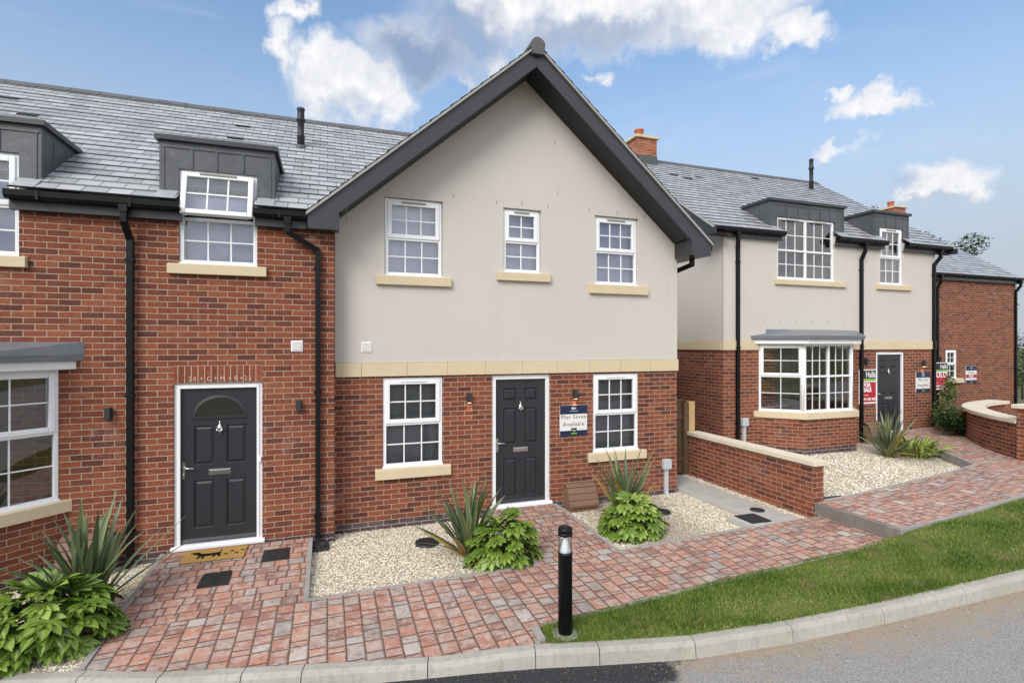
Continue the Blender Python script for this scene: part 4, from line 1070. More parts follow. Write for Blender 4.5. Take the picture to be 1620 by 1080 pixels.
q = MB(); q.prism([(-.25, 7.5, 4.16), (.15, 7.5, 4.16), (.15, 7.5, 4.4), (AX, 7.5, 6.885), (5.93, 7.5, 4.4), (5.93, 7.5, 4.16), (6.33, 7.5, 4.16), (6.33, 7.5, 4.34), (AX, 7.5, 7.172), (-.25, 7.5, 4.34)], (0, .03, 0))
q.box(5.93, 6.33, 7.53, 7.986, 4.163, 4.345); q.box(5.99, 6.33, 7.99, 13, 4.163, 4.33); q.box(-.25, .15, 7.53, 7.715, 4.163, 4.345)
q.box(5.93, 5.96, 7.53, 7.986, 4.346, 4.43); q.box(.12, .15, 7.53, 7.986, 4.346, 4.43)
q.box(5.83, 5.838, 7.494, 7.4995, 4.26, 4.5); q.box(.242, .25, 7.494, 7.4995, 4.26, 4.5); q.box(AX - .004, AX + .004, 7.494, 7.4995, 6.9, 7.16)
q.build("bargeboard", "anthracite", H2)
q = MB()
for s in (-1, 1):
    a = [(AX, 7.53, 6.90), (AX + s * 2.86, 7.53, 4.44), (AX + s * 2.86, 7.986, 4.44), (AX, 7.986, 6.90)]
    q.prism(a, (0, 0, .02)); b = [(AX + s * 3.285, 7.53, 4.345), (AX, 7.53, 7.17), (AX, 7.98, 7.17), (AX + s * 3.285, 7.98, 4.345)]; q.prism(b, (0, 0, .01))
q.build("soffit", "soffit grey", H2)
q = MB(); pr = [(.118 * math.cos(math.pi * i / 12), 7.185 + .118 * math.sin(math.pi * i / 12)) for i in range(13)] + [(-.085, 7.05), (.085, 7.05)]
y = 7.43
while y < 13.5:
    q.prism([(AX + a, y, b) for a, b in pr], (0, .44, 0)); y += .45
q.build("ridge", "ridge tile", roof2)
q = MB(); q.box(6.33, 6.44, 7.6, 13.5, 4.27, 4.36); q.build("gutter", "black plastic", H2)
q = MB(); q.tube([(6.2, 7.85, 4.2), (6.2, 7.85, 4.05), (6.04, 8.5, 3.9), (6.04, 8.5, -.1)], .033, sq=True); q.build("downpipe", "black plastic", H2)

# ================================================================== HOUSE 3: cream house on the right
H3 = thing("cream_house", "cream rendered house with two grey dormers and a bay window beyond the low brick wall", "house", (11.6, 9.3, .3), world=True)
Y3 = 9.3; X3a, X3b = 8.17, 15.0; B3 = .0
W1 = (9.683, 11.46, 4.115, 5.535); W2 = (12.972, 13.809, 4.115, 5.535); D3 = (12.862, 13.88, .40, 2.435)
m = MB(); m.flat([(X3a, 2.7), (X3b, 2.7), (X3b, 5.2), (W2[1], 5.2), (W2[1], 4.115), (W2[0], 4.115), (W2[0], 5.2), (W1[1], 5.2), (W1[1], 4.115), (W1[0], 4.115), (W1[0], 5.2), (X3a, 5.2)], [], lambda a, b: (a, Y3 - .012, b))
for W in (W1, W2):
    for a, s in ((W[0], 1), (W[1], -1)):
        q = [(a, Y3 - .012, 4.115), (a, Y3 + .3, 4.115), (a, Y3 + .3, 5.2), (a, Y3 - .012, 5.2)]; m.face(q if s > 0 else q[::-1])
    m.face([(W[0], Y3 + .3, 4.115), (W[0], Y3 - .012, 4.115), (W[1], Y3 - .012, 4.115), (W[1], Y3 + .3, 4.115)])
m.face([(X3a - .012, 17.2, 2.7), (X3a - .012, Y3 - .012, 2.7), (X3a - .012, Y3 - .012, 5.15), (X3a - .012, 13.17, 7.9), (X3a - .012, 17.2, 5.15)])
m.face([(X3b, Y3 - .012, 2.7), (X3b, 17.2, 2.7), (X3b, 17.2, 5.15), (X3b, 13.17, 7.9), (X3b, Y3 - .012, 5.15)])
m.box(X3a - .012, X3a, Y3 - .012, Y3, 2.7, 5.1)
m.build("rendered_wall", "cream render", H3)
m = MB(); m.flat([(X3a, B3), (D3[0], B3), (D3[0], D3[3]), (D3[1], D3[3]), (D3[1], B3), (X3b, B3), (X3b, 2.495), (X3a, 2.495)], [], lambda a, b: (a, Y3, b))
m.face([(X3a, 17.2, B3 - .4), (X3a, Y3, B3 - .4), (X3a, Y3, 2.7), (X3a, 17.2, 2.7)]); m.face([(X3b, Y3, B3), (X3b, 17.2, B3), (X3b, 17.2, 2.7), (X3b, Y3, 2.7)])
for a, s in ((D3[0], 1), (D3[1], -1)):
    q = [(a, Y3, B3), (a, Y3 + .2, B3), (a, Y3 + .2, 2.435), (a, Y3, 2.435)]; m.face(q if s > 0 else q[::-1])
m.face([(D3[0], Y3 + .02, B3), (D3[1], Y3 + .02, B3), (D3[1], Y3 + .02, D3[2]), (D3[0], Y3 + .02, D3[2])])
m.build("brick_wall", "red brick", H3)
m = MB(); J = [X3a - .03, 9.05, 12.0, 12.75, 13.5, 14.25, X3b + .03]
for a, b in zip(J[:-1], J[1:]): m.box(a + .002, b - .002, Y3 - .035, Y3 + .05, 2.492, 2.698)
m.box(X3a - .035, X3a + .05, Y3 + .0505, 17.2, 2.492, 2.698); m.build("band_course", "sandstone", H3, bevel=.003)
O3 = (0, 9.08, 5.14); rf = MB()
slates(rf, O3, (1, 0, 0), (0, C35, S35), 25, .2, lambda r: [(7.72, 9.72), (11.42, 13.0), (13.78, 15.42)] if r < 2 else [(7.72, 15.42)])
yb3, zr3 = O3[1] + 5 * C35, O3[2] + 5 * S35
rf.face([onroof(O3, 7.72, .36, -.02), onroof(O3, 15.42, .36, -.02), onroof(O3, 15.42, 5, -.02), onroof(O3, 7.72, 5, -.02)]); rf.face([(7.72, yb3, zr3), (15.42, yb3, zr3), (15.42, 17.3, 5.1), (7.72, 17.3, 5.1)])
roof3 = rf.build("roof", "roof slate", H3); ridge_tiles(roof3, 8.9, 15.44, yb3, zr3 + .02)
for x, y in ((8.95, 12.15), (9.3, 12.0), (9.85, 12.25), (12.4, 12.8)):
    s = (y - O3[1]) / C35; q = MB(); q.prism([onroof(O3, x - .12, s, 0), onroof(O3, x - .12, s - .11, .0), onroof(O3, x - .12, s - .11, .03), onroof(O3, x - .12, s, .014)], (.24, 0, 0)); q.build("roof_vent", "soffit grey", roof3)
flue(H3, 14.3, 12.4, 7.42, 8.42)
for x, nm in ((7.70, 0), (15.40, 1)):
    q = MB(); q.prism([(x, 9.0, 4.97), (x, 9.28, 4.97), (x, 13.17, 7.72), (x, 13.17, 7.985), (x, 9.08, 5.13), (x, 9.0, 5.1)], (.03, 0, 0))
    q.build("bargeboard", "anthracite", H3)
    q = MB(); q.prism([(x - .015, 9.05, 5.12), (x - .015, 13.17, 8.0), (x - .015, 13.17, 7.97), (x - .015, 9.05, 5.085)], (.06, 0, 0)); q.build("verge", "verge trim", H3)
q = MB(); q.prism([(7.73, 9.0, 4.97), (7.73, 9.28, 4.97), (7.73, 13.17, 7.72), (7.73, 13.17, 7.74), (7.73, 9.2, 4.99)], (.42, 0, 0)); q.build("soffit", "soffit grey", H3)
for a, b in ((7.74, 9.74), (11.4, 13.02), (13.76, 15.4)):
    q = MB(); q.box(a, b, 9.2, 9.225, 4.97, 5.14); q.box(a, b, 9.225, 9.285, 4.972, 4.985); q.build("fascia", "anthracite", H3); gutter(H3, a - .01, b + .01, 9.2, 5.155)
dormer(H3, 9.461, 11.759, W1[0], W1[1], 5.2, 5.91, 5.54, Y3 - .012, 10.1, (9.95, 10.3, 10.65, 11.0, 11.3))
dormer(H3, 12.752, 14.018, W2[0], W2[1], 5.2, 5.91, 5.54, Y3 - .012, 10.1, (13.2, 13.55))
for a, b in ((9.45, 9.675), (11.47, 11.77), (12.74, 12.965), (13.815, 14.03)):
    q = MB(); q.prism([onroof(O3, a, .02, .012), onroof(O3, a, .28, .012), onroof(O3, a, .28, .02), onroof(O3, a, .0, .02)], (b - a, 0, 0)); q.build("lead_apron", "bright lead", H3)
window(H3, W1[0] + .006, W1[1] - .006, 4.12, 5.535, Y3 - .012, cols=3, split=.47, mull=1, slats=True, sash=False, sill=(9.6, 11.78, 3.985, 4.113, .06), rec=.03, label="wide white window with slatted blind under the larger dormer")
window(H3, W2[0] + .006, W2[1] - .006, 4.12, 5.535, Y3 - .012, cols=3, split=.47, blind="curtain pale", sill=(12.84, 14.05, 3.985, 4.113, .06), rec=.03, label="narrow white window under the smaller dormer")
door(H3, D3[0], D3[1], D3[2], D3[3], Y3, 6)
wall_light(H3, 12.47, 2.2, Y3); wall_light(H3, 14.54, 2.12, Y3, True)
for x in (9.3, 9.75, 10.25, 10.75, 11.25, 11.75):
    q = MB(); q.box(x - .005, x + .005, Y3 - .016, Y3 - .012, 3.12, 3.18); q.build("weep_vent", "weep vent", H3)
downpipe(H3, 8.53, Y3, 5.08, .25, xtop=8.43, yt=9.14); downpipe(H3, 12.30, Y3, 5.08, .3, xtop=12.28, yt=9.14); downpipe(H3, 14.92, Y3, 5.08, .35, xtop=14.99, yt=9.14)
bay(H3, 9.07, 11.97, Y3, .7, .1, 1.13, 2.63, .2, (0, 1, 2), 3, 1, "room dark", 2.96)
def chimney(par, x0, x1, y0, y1, z0, z1, pots, flash):
    m = MB(); m.box(x0, x1, y0, y1, z0, z1); o = m.build("chimney", "orange brick", par)
    q = MB(); q.box(x0 - .06, x1 + .06, y0 - .06, y1 + .06, z1, z1 + .07); q.build("chimney_cap", "sandstone", o, bevel=.01)
    q = MB(); q.box(x0 - .012, x1 + .012, y0 - .012, y1 + .012, z0, flash); q.build("flashing", "lead", o)
    for px_, py_ in pots:
        q = MB(); q.lathe([(.15, 0), (.13, .05), (.12, .22), (.14, .24), (.14, .28), (.1, .28), (.1, .1)], (px_, py_, z1 + .07), 16); q.build("chimney_pot", "terracotta", o)
    return o
chimney(H3, 8.22, 8.88, 12.78, 13.5, 7.4, 8.46, [(8.5, 13.1)], 7.98)

# ================================================================== HOUSE 4: brick house at the far right
H4 = thing("far_brick_house", "red brick house with slate roof at the far right, behind the curved wall", "house", (20.5, 12, .4), world=True)
Y4 = 12.0
m = MB(); wall_front(m, [(16, 0), (23.75, 0), (23.75, 4.95), (16, 4.95)], [(19.927, 20.515, 1.46, 2.444)], Y4)
m.face([(23.75, Y4, 0), (23.75, 20, 0), (23.75, 20, 4.9), (23.75, 16.1, 7.8), (23.75, Y4, 4.9)]); m.face([(16, 20, 0), (16, Y4, 0), (16, Y4, 4.9), (16, 16.1, 7.8), (16, 20, 4.9)])
m.build("wall", "red brick", H4)
so = MB(); so.box(19.85, 20.6, Y4 - .004, Y4 + .1, 2.452, 2.677); so.build("soldier_course", "soldier brick", H4)
O4 = (0, 11.83, 5.02); rf = MB(); slates(rf, O4, (1, 0, 0), (0, C35, S35), 26, .2, lambda r: [(15.8, 23.8)])
yb4, zr4 = O4[1] + 5.2 * C35, O4[2] + 5.2 * S35; rf.face([(15.8, yb4, zr4), (23.8, yb4, zr4), (23.8, 20.3, 5.0), (15.8, 20.3, 5.0)])
roof4 = rf.build("roof", "roof slate", H4); ridge_tiles(roof4, 15.8, 23.8, yb4, zr4 + .02)
q = MB(); q.prism([(23.79, 11.8, 4.83), (23.79, 12, 4.83), (23.79, yb4, zr4 - .22), (23.79, yb4, zr4), (23.79, 11.8, 4.99)], (.03, 0, 0)); q.build("bargeboard", "anthracite", H4)
q = MB(); q.box(15.8, 23.79, 11.9, 11.93, 4.82, 5.0); q.box(15.8, 23.79, 11.93, 12, 4.82, 4.835); q.build("fascia", "anthracite", H4)
gutter(H4, 15.8, 23.85, 11.9, 5.03)
downpipe(H4, 19.45, Y4, 4.95, .4, xtop=19.45, yt=11.84); downpipe(H4, 23.68, Y4, 4.95, .3, xtop=23.74, yt=11.84)
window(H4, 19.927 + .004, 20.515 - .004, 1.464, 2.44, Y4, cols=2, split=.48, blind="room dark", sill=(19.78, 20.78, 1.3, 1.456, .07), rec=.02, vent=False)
wall_light(H4, 19.58, 2.12, Y4)
chimney(H4, 23.2, 23.8, 15.9, 16.9, 7.3, 8.56, [(23.45, 16.3)], 7.95)

# ================================================================== walls, gate, fence
lw = thing("low_wall", "straight low red brick wall with sandstone coping dividing the two front gardens", "wall", (7.0, 7.4, 0), world=True)
m = MB(); m.box(6.905, 7.11, 5.95, 8.85, -.3, .78); m.build("brickwork", "red brick", lw)
m = MB()
for a, b in ((5.9, 6.65), (6.654, 7.4), (7.404, 8.15), (8.154, 8.85)): m.box(6.865, 7.15, a, b, .78, .855)
m.build("coping", "pale coping", lw, bevel=.006)
cw = thing("curved_wall", "curved low red brick wall with pale stone coping at the far right", "wall", (13.8, 7.8, .4), world=True)
OP = [(12.6, 6.36), (13.0, 6.98), (13.4, 7.46), (13.85, 7.9), (14.35, 8.27), (14.95, 8.58), (15.7, 8.82), (16.7, 8.98)]
def cr(P, n=5):
    out = []
    for i in range(len(P) - 1):
        p0, p1, p2, p3 = (Vector(P[max(0, i-1)]), Vector(P[i]), Vector(P[i+1]), Vector(P[min(len(P)-1, i+2)]))
        for k in range(n):
            t = k / n; out.append(.5 * ((2*p1) + (p2-p0)*t + (2*p0-5*p1+4*p2-p3)*t*t + (3*p1-p0-3*p2+p3)*t**3))
    out.append(Vector(P[-1])); return out
cp = cr(OP)
def ribbon(mb, P, o0, o1, z0, z1):
    N = []
    for i, p in enumerate(P):
        t = (P[min(i+1, len(P)-1)] - P[max(i-1, 0)]).normalized(); N.append(Vector((t.y, -t.x)))
    s = 0
    for i in range(len(P) - 1):
        a0, a1 = P[i] + N[i]*o0, P[i+1] + N[i+1]*o0; b0, b1 = P[i] + N[i]*o1, P[i+1] + N[i+1]*o1; L = (P[i+1]-P[i]).length
        uv = [(s, z0), (s + L, z0), (s + L, z1), (s, z1)]
        mb.face([(*a1, z0), (*a0, z0), (*a0, z1), (*a1, z1)], 0, [uv[1], uv[0], uv[3], uv[2]]); mb.face([(*b0, z0), (*b1, z0), (*b1, z1), (*b0, z1)], 0, uv)
        mb.face([(*a0, z1), (*b0, z1), (*b1, z1), (*a1, z1)]); mb.face([(*a1, z0), (*b1, z0), (*b0, z0), (*a0, z0)]); s += L
    mb.face([(*(P[0] + N[0]*o0), z0), (*(P[0] + N[0]*o1), z0), (*(P[0] + N[0]*o1), z1), (*(P[0] + N[0]*o0), z1)])
    mb.face([(*(P[-1] + N[-1]*o1), z0), (*(P[-1] + N[-1]*o0), z0), (*(P[-1] + N[-1]*o0), z1), (*(P[-1] + N[-1]*o1), z1)])
m = MB(); ribbon(m, cp, .03, .3, -.2, 1.08); m.build("brickwork", "red brick", cw)
m = MB(); ribbon(m, cp, -.02, .4, 1.08, 1.15); m.build("coping", "pale coping", cw)
pi_ = thing("brick_pier", "square red brick pier with flat stone cap at the right edge of the view", "pier", (12.84, 6.14, .3), world=True)
m = MB(); m.box(12.58, 13.02, 5.86, 6.34, -.2, 1.38); m.build("pier_shaft", "red brick", pi_)
m = MB(); m.box(12.52, 13.08, 5.8, 6.4, 1.38, 1.455); m.build("pier_cap", "pale coping", pi_, bevel=.008)
gt = thing("timber_gate", "brown timber gate with a pale post between the gabled house and the low wall", "gate", (6.5, 8.95, 0), world=True)
m = MB()
for i in range(9): m.box(6.0 + i * .094, 6.0 + i * .094 + .09, 8.96, 8.985, .0, 1.46)
m.build("gate_board", "timber dark", gt)
for xa, xb, ya, yb_, za, zb in ((6.0, 6.82, 8.925, 8.959, .25, .36), (6.0, 6.82, 8.925, 8.959, 1.1, 1.21), (6.0, 6.84, 8.93, 9.0, 1.462, 1.5)):
    m = MB(); m.box(xa, xb, ya, yb_, za, zb); m.build("gate_rail", "timber dark", gt)
m = MB(); m.box(6.82, 6.93, 8.87, 8.98, -.2, 1.43); m.build("post", "timber dark", gt, bevel=.004)
m = MB(); m.box(6.932, 7.07, 8.86, 8.97, .6, 1.45); o = m.build("post", "timber light", gt, bevel=.004); o['label'] = "pale newer timber post"

# ================================================================== signs
def sign(label, x0, x1, z0, z1, Y, rows, name="plot_sign"):
    t = thing(name, label, "sign", ((x0 + x1) / 2, Y, z0), world=True)
    m = MB(); m.box(x0, x1, Y - .02, Y - .004, z0, z1); m.build("sign_panel", "sign white", t, bevel=.002)
    for a, b, mt in rows:
        q = MB(); q.box(x0 + .0015, x1 - .0015, Y - .0215, Y - .0195, z0 + (z1 - z0) * a, z0 + (z1 - z0) * b); q.build("sign_band", mt, t)
    return t
def emblem(t, x, z, w, Y):
    q = MB(); n = 16; up = [(x - w + 2*w*i/n, z + w * .5 * math.sin(math.pi * i / n) ** .8) for i in range(n + 1)]; dn = [(x - w + 2*w*i/n, z - w * .28 * math.sin(math.pi * i / n)) for i in range(n + 1)]
    q.prism([(a, Y - .0235, b) for a, b in up + dn[::-1][1:-1]], (0, .003, 0)); q.build("emblem", "emblem blue", t)
    q = MB(); q.prism([(x - w * .35, Y - .0245, z + w * .2), (x + w * .1, Y - .0245, z - w * .02), (x + w * .75, Y - .0245, z + w * .08), (x + w * .2, Y - .0245, z + w * .3)], (0, .003, 0)); q.build("emblem_notch", "sign navy", t)
def badge(t, x, z, w, Y):
    q = MB(); q.box(x - w, x + w, Y - .0235, Y - .021, z - w * .55, z + w); q.build("agent_badge", "sign black", t)
    q = MB(); q.box(x - w, x + w, Y - .0235, Y - .021, z - w, z - w * .56); q.build("agent_badge", "sign green", t)
    text("sign_lettering", "Halls", w * .75, (x, Y - .024, z + w * .2), "sign board white", t, sx=.9)
def two_lines(t, a, b, x, z, s, Y, mat="sign grey text", gap=1.35, sp=1.12):
    text("sign_lettering", a, s, (x, Y - .0222, z + s * gap / 2), mat, t, spacing=sp); text("sign_lettering", b, s, (x, Y - .0222, z - s * gap / 2), mat, t, spacing=sp)
s7 = sign("navy and white sign reading Plot Seven Available beside the gabled house door", 3.651, 4.158, 1.08, 1.592, Y2, [(.71, .998, "sign navy"), (.002, .17, "sign navy")])
emblem(s7, 3.905, 1.535, .048, Y2); text("sign_lettering", "LAKE HOMES", .02, (3.905, Y2 - .0222, 1.492), "emblem blue", s7, spacing=1.3) if False else None
q = MB(); q.box(3.83, 3.98, Y2 - .0225, Y2 - .021, 1.49, 1.496); q.build("sign_line", "emblem blue", s7)
two_lines(s7, "Plot Seven", "Available", 3.905, 1.335, .094, Y2, sp=1.16, gap=1.3); badge(s7, 3.91, 1.158, .05, Y2)
s6 = sign("navy and white sign reading Plot Six Available right of the cream house door", 14.276, 14.803, 1.376, 1.91, Y3, [(.72, .998, "sign navy"), (.002, .19, "sign navy")])
emblem(s6, 14.54, 1.85, .05, Y3); q = MB(); q.box(14.46, 14.62, Y3 - .0225, Y3 - .021, 1.8, 1.808); q.build("sign_line", "emblem blue", s6)
two_lines(s6, "Plot Six", "Available", 14.54, 1.635, .1, Y3); badge(s6, 14.54, 1.44, .045, Y3)
s5 = sign("small navy, white and red sign reading Sold on the far brick house", 20.947, 21.522, 1.283, 1.866, Y4, [(.74, .998, "sign navy"), (.3, .5, "sign red"), (.002, .17, "sign navy")])
emblem(s5, 21.235, 1.79, .06, Y4); text("sign_lettering", "Plot Five", .085, (21.235, Y4 - .0225, 1.645), "sign grey text", s5); text("sign_lettering", "SOLD", .1, (21.235, Y4 - .0225, 1.517), "sign board white", s5, bold=.003); badge(s5, 21.235, 1.335, .05, Y4)
def board(label, x0, x1, z0, z1, Y, big, phone, tx=.42):
    t = thing("agent_board", label, "sign", ((x0 + x1) / 2, Y, z0), world=True); h = z1 - z0; w = x1 - x0
    m = MB(); m.box(x0, x1, Y - .02, Y - .004, z0, z1); m.build("sign_panel", "sign board white", t, bevel=.002)
    e = .022
    for a, b, mt in ((.73, 1 - e / h, "sign black"), (.665, .725, "sign green"), (.045, .635, "sign red")):
        q = MB(); q.box(x0 + e, x1 - e, Y - .0215, Y - .0195, z0 + h * a, z0 + h * b); q.build("sign_band", mt, t)
    text("sign_lettering", "Halls", .21, (x1 - w * .06, Y - .0225, z0 + h * .845), "sign board white", t, 'RIGHT', sx=.8, bold=.003)
    yy = z0 + h * .54
    for ln in big: text("sign_lettering", ln, .135 if len(big) > 1 else .275, (x0 + w * tx, Y - .0225, yy), "sign board white", t, 'LEFT', bold=.006, sx=.95); yy -= .12
    q = MB(); q.box(x0 + w * tx, x0 + w * (tx + .3), Y - .0226, Y - .021, z0 + h * .245, z0 + h * .256); q.build("sign_line", "sign board white", t)
    text("sign_lettering", phone, .088, (x1 - w * .05, Y - .0225, z0 + h * .13), "sign board white", t, 'RIGHT', bold=.003, sx=.98)
    return t
board("red and black estate agent board reading Halls For Sale left of the cream house door", 12.255, 12.845, 1.16, 2.0, Y3, ["FOR", "SALE"], "01691 622 602", .235)
board("red and black estate agent board reading Halls Sold on the far brick house", 19.0, 19.83, 1.107, 2.015, Y4 - .1, ["SOLD"], "01691 622 602", .15)

# ================================================================== small things by the doors
def meter_box(label, x, y, z, w=.52):
    t = thing("meter_box", label, "meter box", (x, y, z), group="brown meter boxes against the house walls")
    m = MB(); m.prism([(-w/2 + .02, 0, -.1), (-w/2 + .02, 0, .36), (-w/2 + .02, -.16, .34), (-w/2 + .02, -.25, .12), (-w/2 + .02, -.24, -.1)], (w - .04, 0, 0)); m.build("body", "meter brown", t)
    l = MB(); pr = [(.0, .40), (-.1, .405), (-.165, .37), (-.215, .28), (-.255, .185), (-.29, .1), (-.285, .085)]
    for (a, b), (c, d) in zip(pr[:-1], pr[1:]):
        n = Vector((0, -(b - d), (a - c) * 1)).normalized(); v = Vector((0, c - a, d - b)); s0, s1 = v * .02, v * .97
        p0, p1 = Vector((-w/2, a, b)) + s0, Vector((-w/2, a, b)) + s1; nn = Vector((0, -v.z, v.y)).normalized() * -.016
        l.prism([p0, p1, p1 + nn, p0 + nn], (w, 0, 0))
    l.build("lid", "meter brown", t, bevel=.004)
    return t
meter_box("brown slatted meter box right of the gabled house door", 3.96, 7.97, -.12)
meter_box("brown slatted meter box half hidden behind the front left spiky plant", -2.7, 7.69, -.08)
meter_box("brown slatted meter box left of the cream house door", 12.56, 9.27, .3)
def elec(label, x, Y, z, zb):
    t = thing("utility_box", label, "utility box", (x, Y, zb), world=True)
    m = MB(); m.box(x - .08, x + .08, Y - .09, Y, z - .09, z + .09); m.build("box_lid", "grey plastic", t, bevel=.012)
    q = MB(); q.box(x - .035, x + .035, Y - .05, Y, zb + .03, z - .091); q.box(x - .045, x + .045, Y - .055, Y, z - .13, z - .0915); q.tube([(x, Y - .03, zb + .06), (x, Y - .09, zb), (x + .03, Y - .12, zb - .03)], .03, 10); q.build("conduit", "grey plastic", t, bevel=.003)
elec("grey plastic utility box with conduit at the right end of the gabled house", 5.74, Y2, .47, -.1)
elec("small grey utility box low on the cream house by its left downpipe", 8.72, Y3, .9, .2)

mt = thing("doormat", "brown coir doormat with a black dachshund and paw prints", "doormat", (-1.33, 7.44, float(paveZ(-1.33, 7.44)) + .004), R(0))
m = MB(); m.box(-.35, .35, -.2, .19, 0, .016); m.build("mat", "coir", mt, bevel=.004)
DOG = [(-.27, .06), (-.24, .085), (-.2, .085), (-.17, .07), (-.155, .035), (-.06, .022), (.03, .03), (.045, .045), (.055, .1), (.065, .1), (.06, .03), (.062, -.03), (.075, -.085), (.045, -.085), (.04, -.05), (.02, -.035), (.01, -.085), (-.02, -.085), (-.01, -.04), (-.08, -.045), (-.1, -.05), (-.1, -.1), (-.13, -.1), (-.125, -.05), (-.14, -.04), (-.15, -.095), (-.18, -.09), (-.165, -.03), (-.175, .0), (-.185, -.005), (-.2, .03), (-.215, .0), (-.225, .045), (-.26, .045)]
m = MB(); m.prism([(a * 1.05, b * 1.25 - .01, .0162) for a, b in DOG], (0, 0, .0015)); m.build("dog_print", "mat black", mt)
for px_, py_ in ((.12, -.06), (.18, .02), (.24, -.06), (.3, .02)):
    m = MB(); m.lathe([(.018, 0), (.018, .0015)], (px_, py_, .0162), 10, sm=False)
    for a in (-.022, 0, .022): m.lathe([(.008, 0), (.008, .0015)], (px_ + .026 * math.cos(a * 30), py_ + a * 1.0, .0162), 8, sm=False)
    m.build("paw_print", "mat black", mt)

def cover(label, x, y, z, w=.31, d=.37):
    t = thing("drain_cover", label, "drain cover", (x, y, z), group="square black drain covers")
    m = MB(); m.box(-w/2, w/2, -d/2, d/2, -.02, .004); m.build("cover_frame", "cover black", t)
    q = MB()
    for i in range(2):
        for j in range(2):
            a, b = -w/2 + .012 + i * (w/2 - .008), -d/2 + .012 + j * (d/2 - .008); q.box(a, a + w/2 - .016, b, b + d/2 - .016, .0045, .008)
    q.build("cover_plate", "cover black", t, bevel=.002)
    return t
def coverP(label, x, y, up=False, **k): cover(label, x, y, float(upZ(x, y) if up else paveZ(x, y)) + .003, **k)
coverP("square black drain cover in the paving nearest the kerb, in front of the doormat", -1.2, 6.745)
coverP("square black drain cover in the paving just right of the doormat", -.61, 7.21)
cover("square black drain cover set in the concrete side path below the gabled house corner", 6.03, 6.24, .001, .36, .36)
cover("square black drain cover beyond the end of the low brick wall", 7.58, 6.13, float(upZ(7.6, 6.1)) - .06, .42, .22)
def grille(label, x, y, z, r=.16):
    t = thing("gully_grille", label, "drain grille", (x, y, z), group="round black drain grilles in the gravel")
    m = MB(); m.lathe([(r, -.05), (r, .02), (r - .018, .022), (r - .022, .0), (.01, .0)], (0, 0, 0), 28); m.build("rim", "cover black", t)
    q = MB()
    for i in range(-5, 6):
        yy = i * r / 6.2; h = math.sqrt(max(r * r * .8 - yy * yy, .0)); q.box(-h, h, yy - .006, yy + .006, .0, .016)
    q.build("bars", "cover black", t)
grille("round black drain grille in the gravel left of the spiky plant", 1.29, 7.2, -.118)
grille("round black drain grille in the gravel right of the bushy plant under the right window", 5.08, 7.2, -.1)
gs = MB(); gs.lathe([(.11, 0), (.11, .012), (.03, .014)], (0, 0, 0), 20); t = gs.build("stop_tap_cover", "cover black"); t.location = (6.42, 6.55, -.011); tag(t, "small round metal stop tap cover in the concrete side path", "tap cover")
gy = thing("gully_box", "black drain gully at the foot of the downpipe right of the left door", "drain", (-.11, 7.52, -.12))
m = MB(); m.box(-.13, .13, -.13, .15, -.05, .03); m.build("gully_rim", "cover black", gy, bevel=.01)
m = MB(); m.lathe([(.1, .031), (.1, .045), (.08, .046), (.075, .034), (.01, .034)], (0, 0, 0), 20); m.build("gully_ring", "cover black", gy)

# bollard light
bz = float(lawnZ(2.081, 4.43)); bl = thing("bollard_light", "black bollard light with clear lens and white cone on the lawn corner", "bollard light", (2.081, 4.43, bz))
m = MB(); m.lathe([(.066, -.05), (.066, .745), (.069, .75), (.069, .765), (.05, .767)], (0, 0, 0), 32); m.build("post", "black plastic", bl)
m = MB(); m.lathe([(.063, .766), (.063, .925)], (0, 0, 0), 32); m.f = m.f[:-2]; m.uv = m.uv[:-2]; m.mi = m.mi[:-2]; m.sm = m.sm[:-2]; m.build("lamp_lens", "lamp glass", bl)
m = MB(); m.lathe([(.056, .767), (.05, .785), (.03, .85), (.016, .9), (.012, .925)], (0, 0, 0), 28); m.build("reflector_cone", "reflector white", bl)
m = MB(); m.lathe([(.03, .92), (.068, .922), (.068, .945), (.064, .948), (.064, .952), (.068, .956), (.067, .985), (.055, .998), (.02, 1.002)], (0, 0, 0), 32); m.build("cap", "black plastic", bl)
m = MB(); m.lathe([(.13, -.03), (.125, .012), (.075, .02), (.07, .02)], (0, 0, 0), 28); m.build("base_collar", "edging concrete", bl)

# ================================================================== plants
def rotz(v, a): return Vector((v.x * math.cos(a) - v.y * math.sin(a), v.x * math.sin(a) + v.y * math.cos(a), v.z))
def sword(V, F, U, base, az, lean, L, w, bend, u, roll=0.0, n=9):
    b0 = len(V); p = Vector(base); th = lean; d = L / n
    for i in range(n + 1):
        t = i / n; ww = w * (.55 + .45 * min(1, t * 4)) * (1 - max(0, (t - .45) / .55) ** 1.7) + .001
        dirv = Vector((math.sin(th) * math.cos(az), math.sin(th) * math.sin(az), math.cos(th)))
        side = rotz(Vector((-math.sin(az), math.cos(az), 0)), 0); nrm = dirv.cross(side)
        sd = side * math.cos(roll) + nrm * math.sin(roll); nm = dirv.cross(sd)
        V += [p - sd * ww, p + nm * ww * .5, p + sd * ww]
        th += bend * (1 / n) * (.3 + 1.4 * t); p = p + dirv * d
    for i in range(n):
        for k in range(2):
            a = b0 + i * 3 + k; F.append((a, a + 1, a + 4, a + 3)); e = (1.0, 0.0) if k == 0 else (0.0, 1.0)
            U += [(u, e[0]), (u, e[1]), (u, e[1]), (u, e[0])]
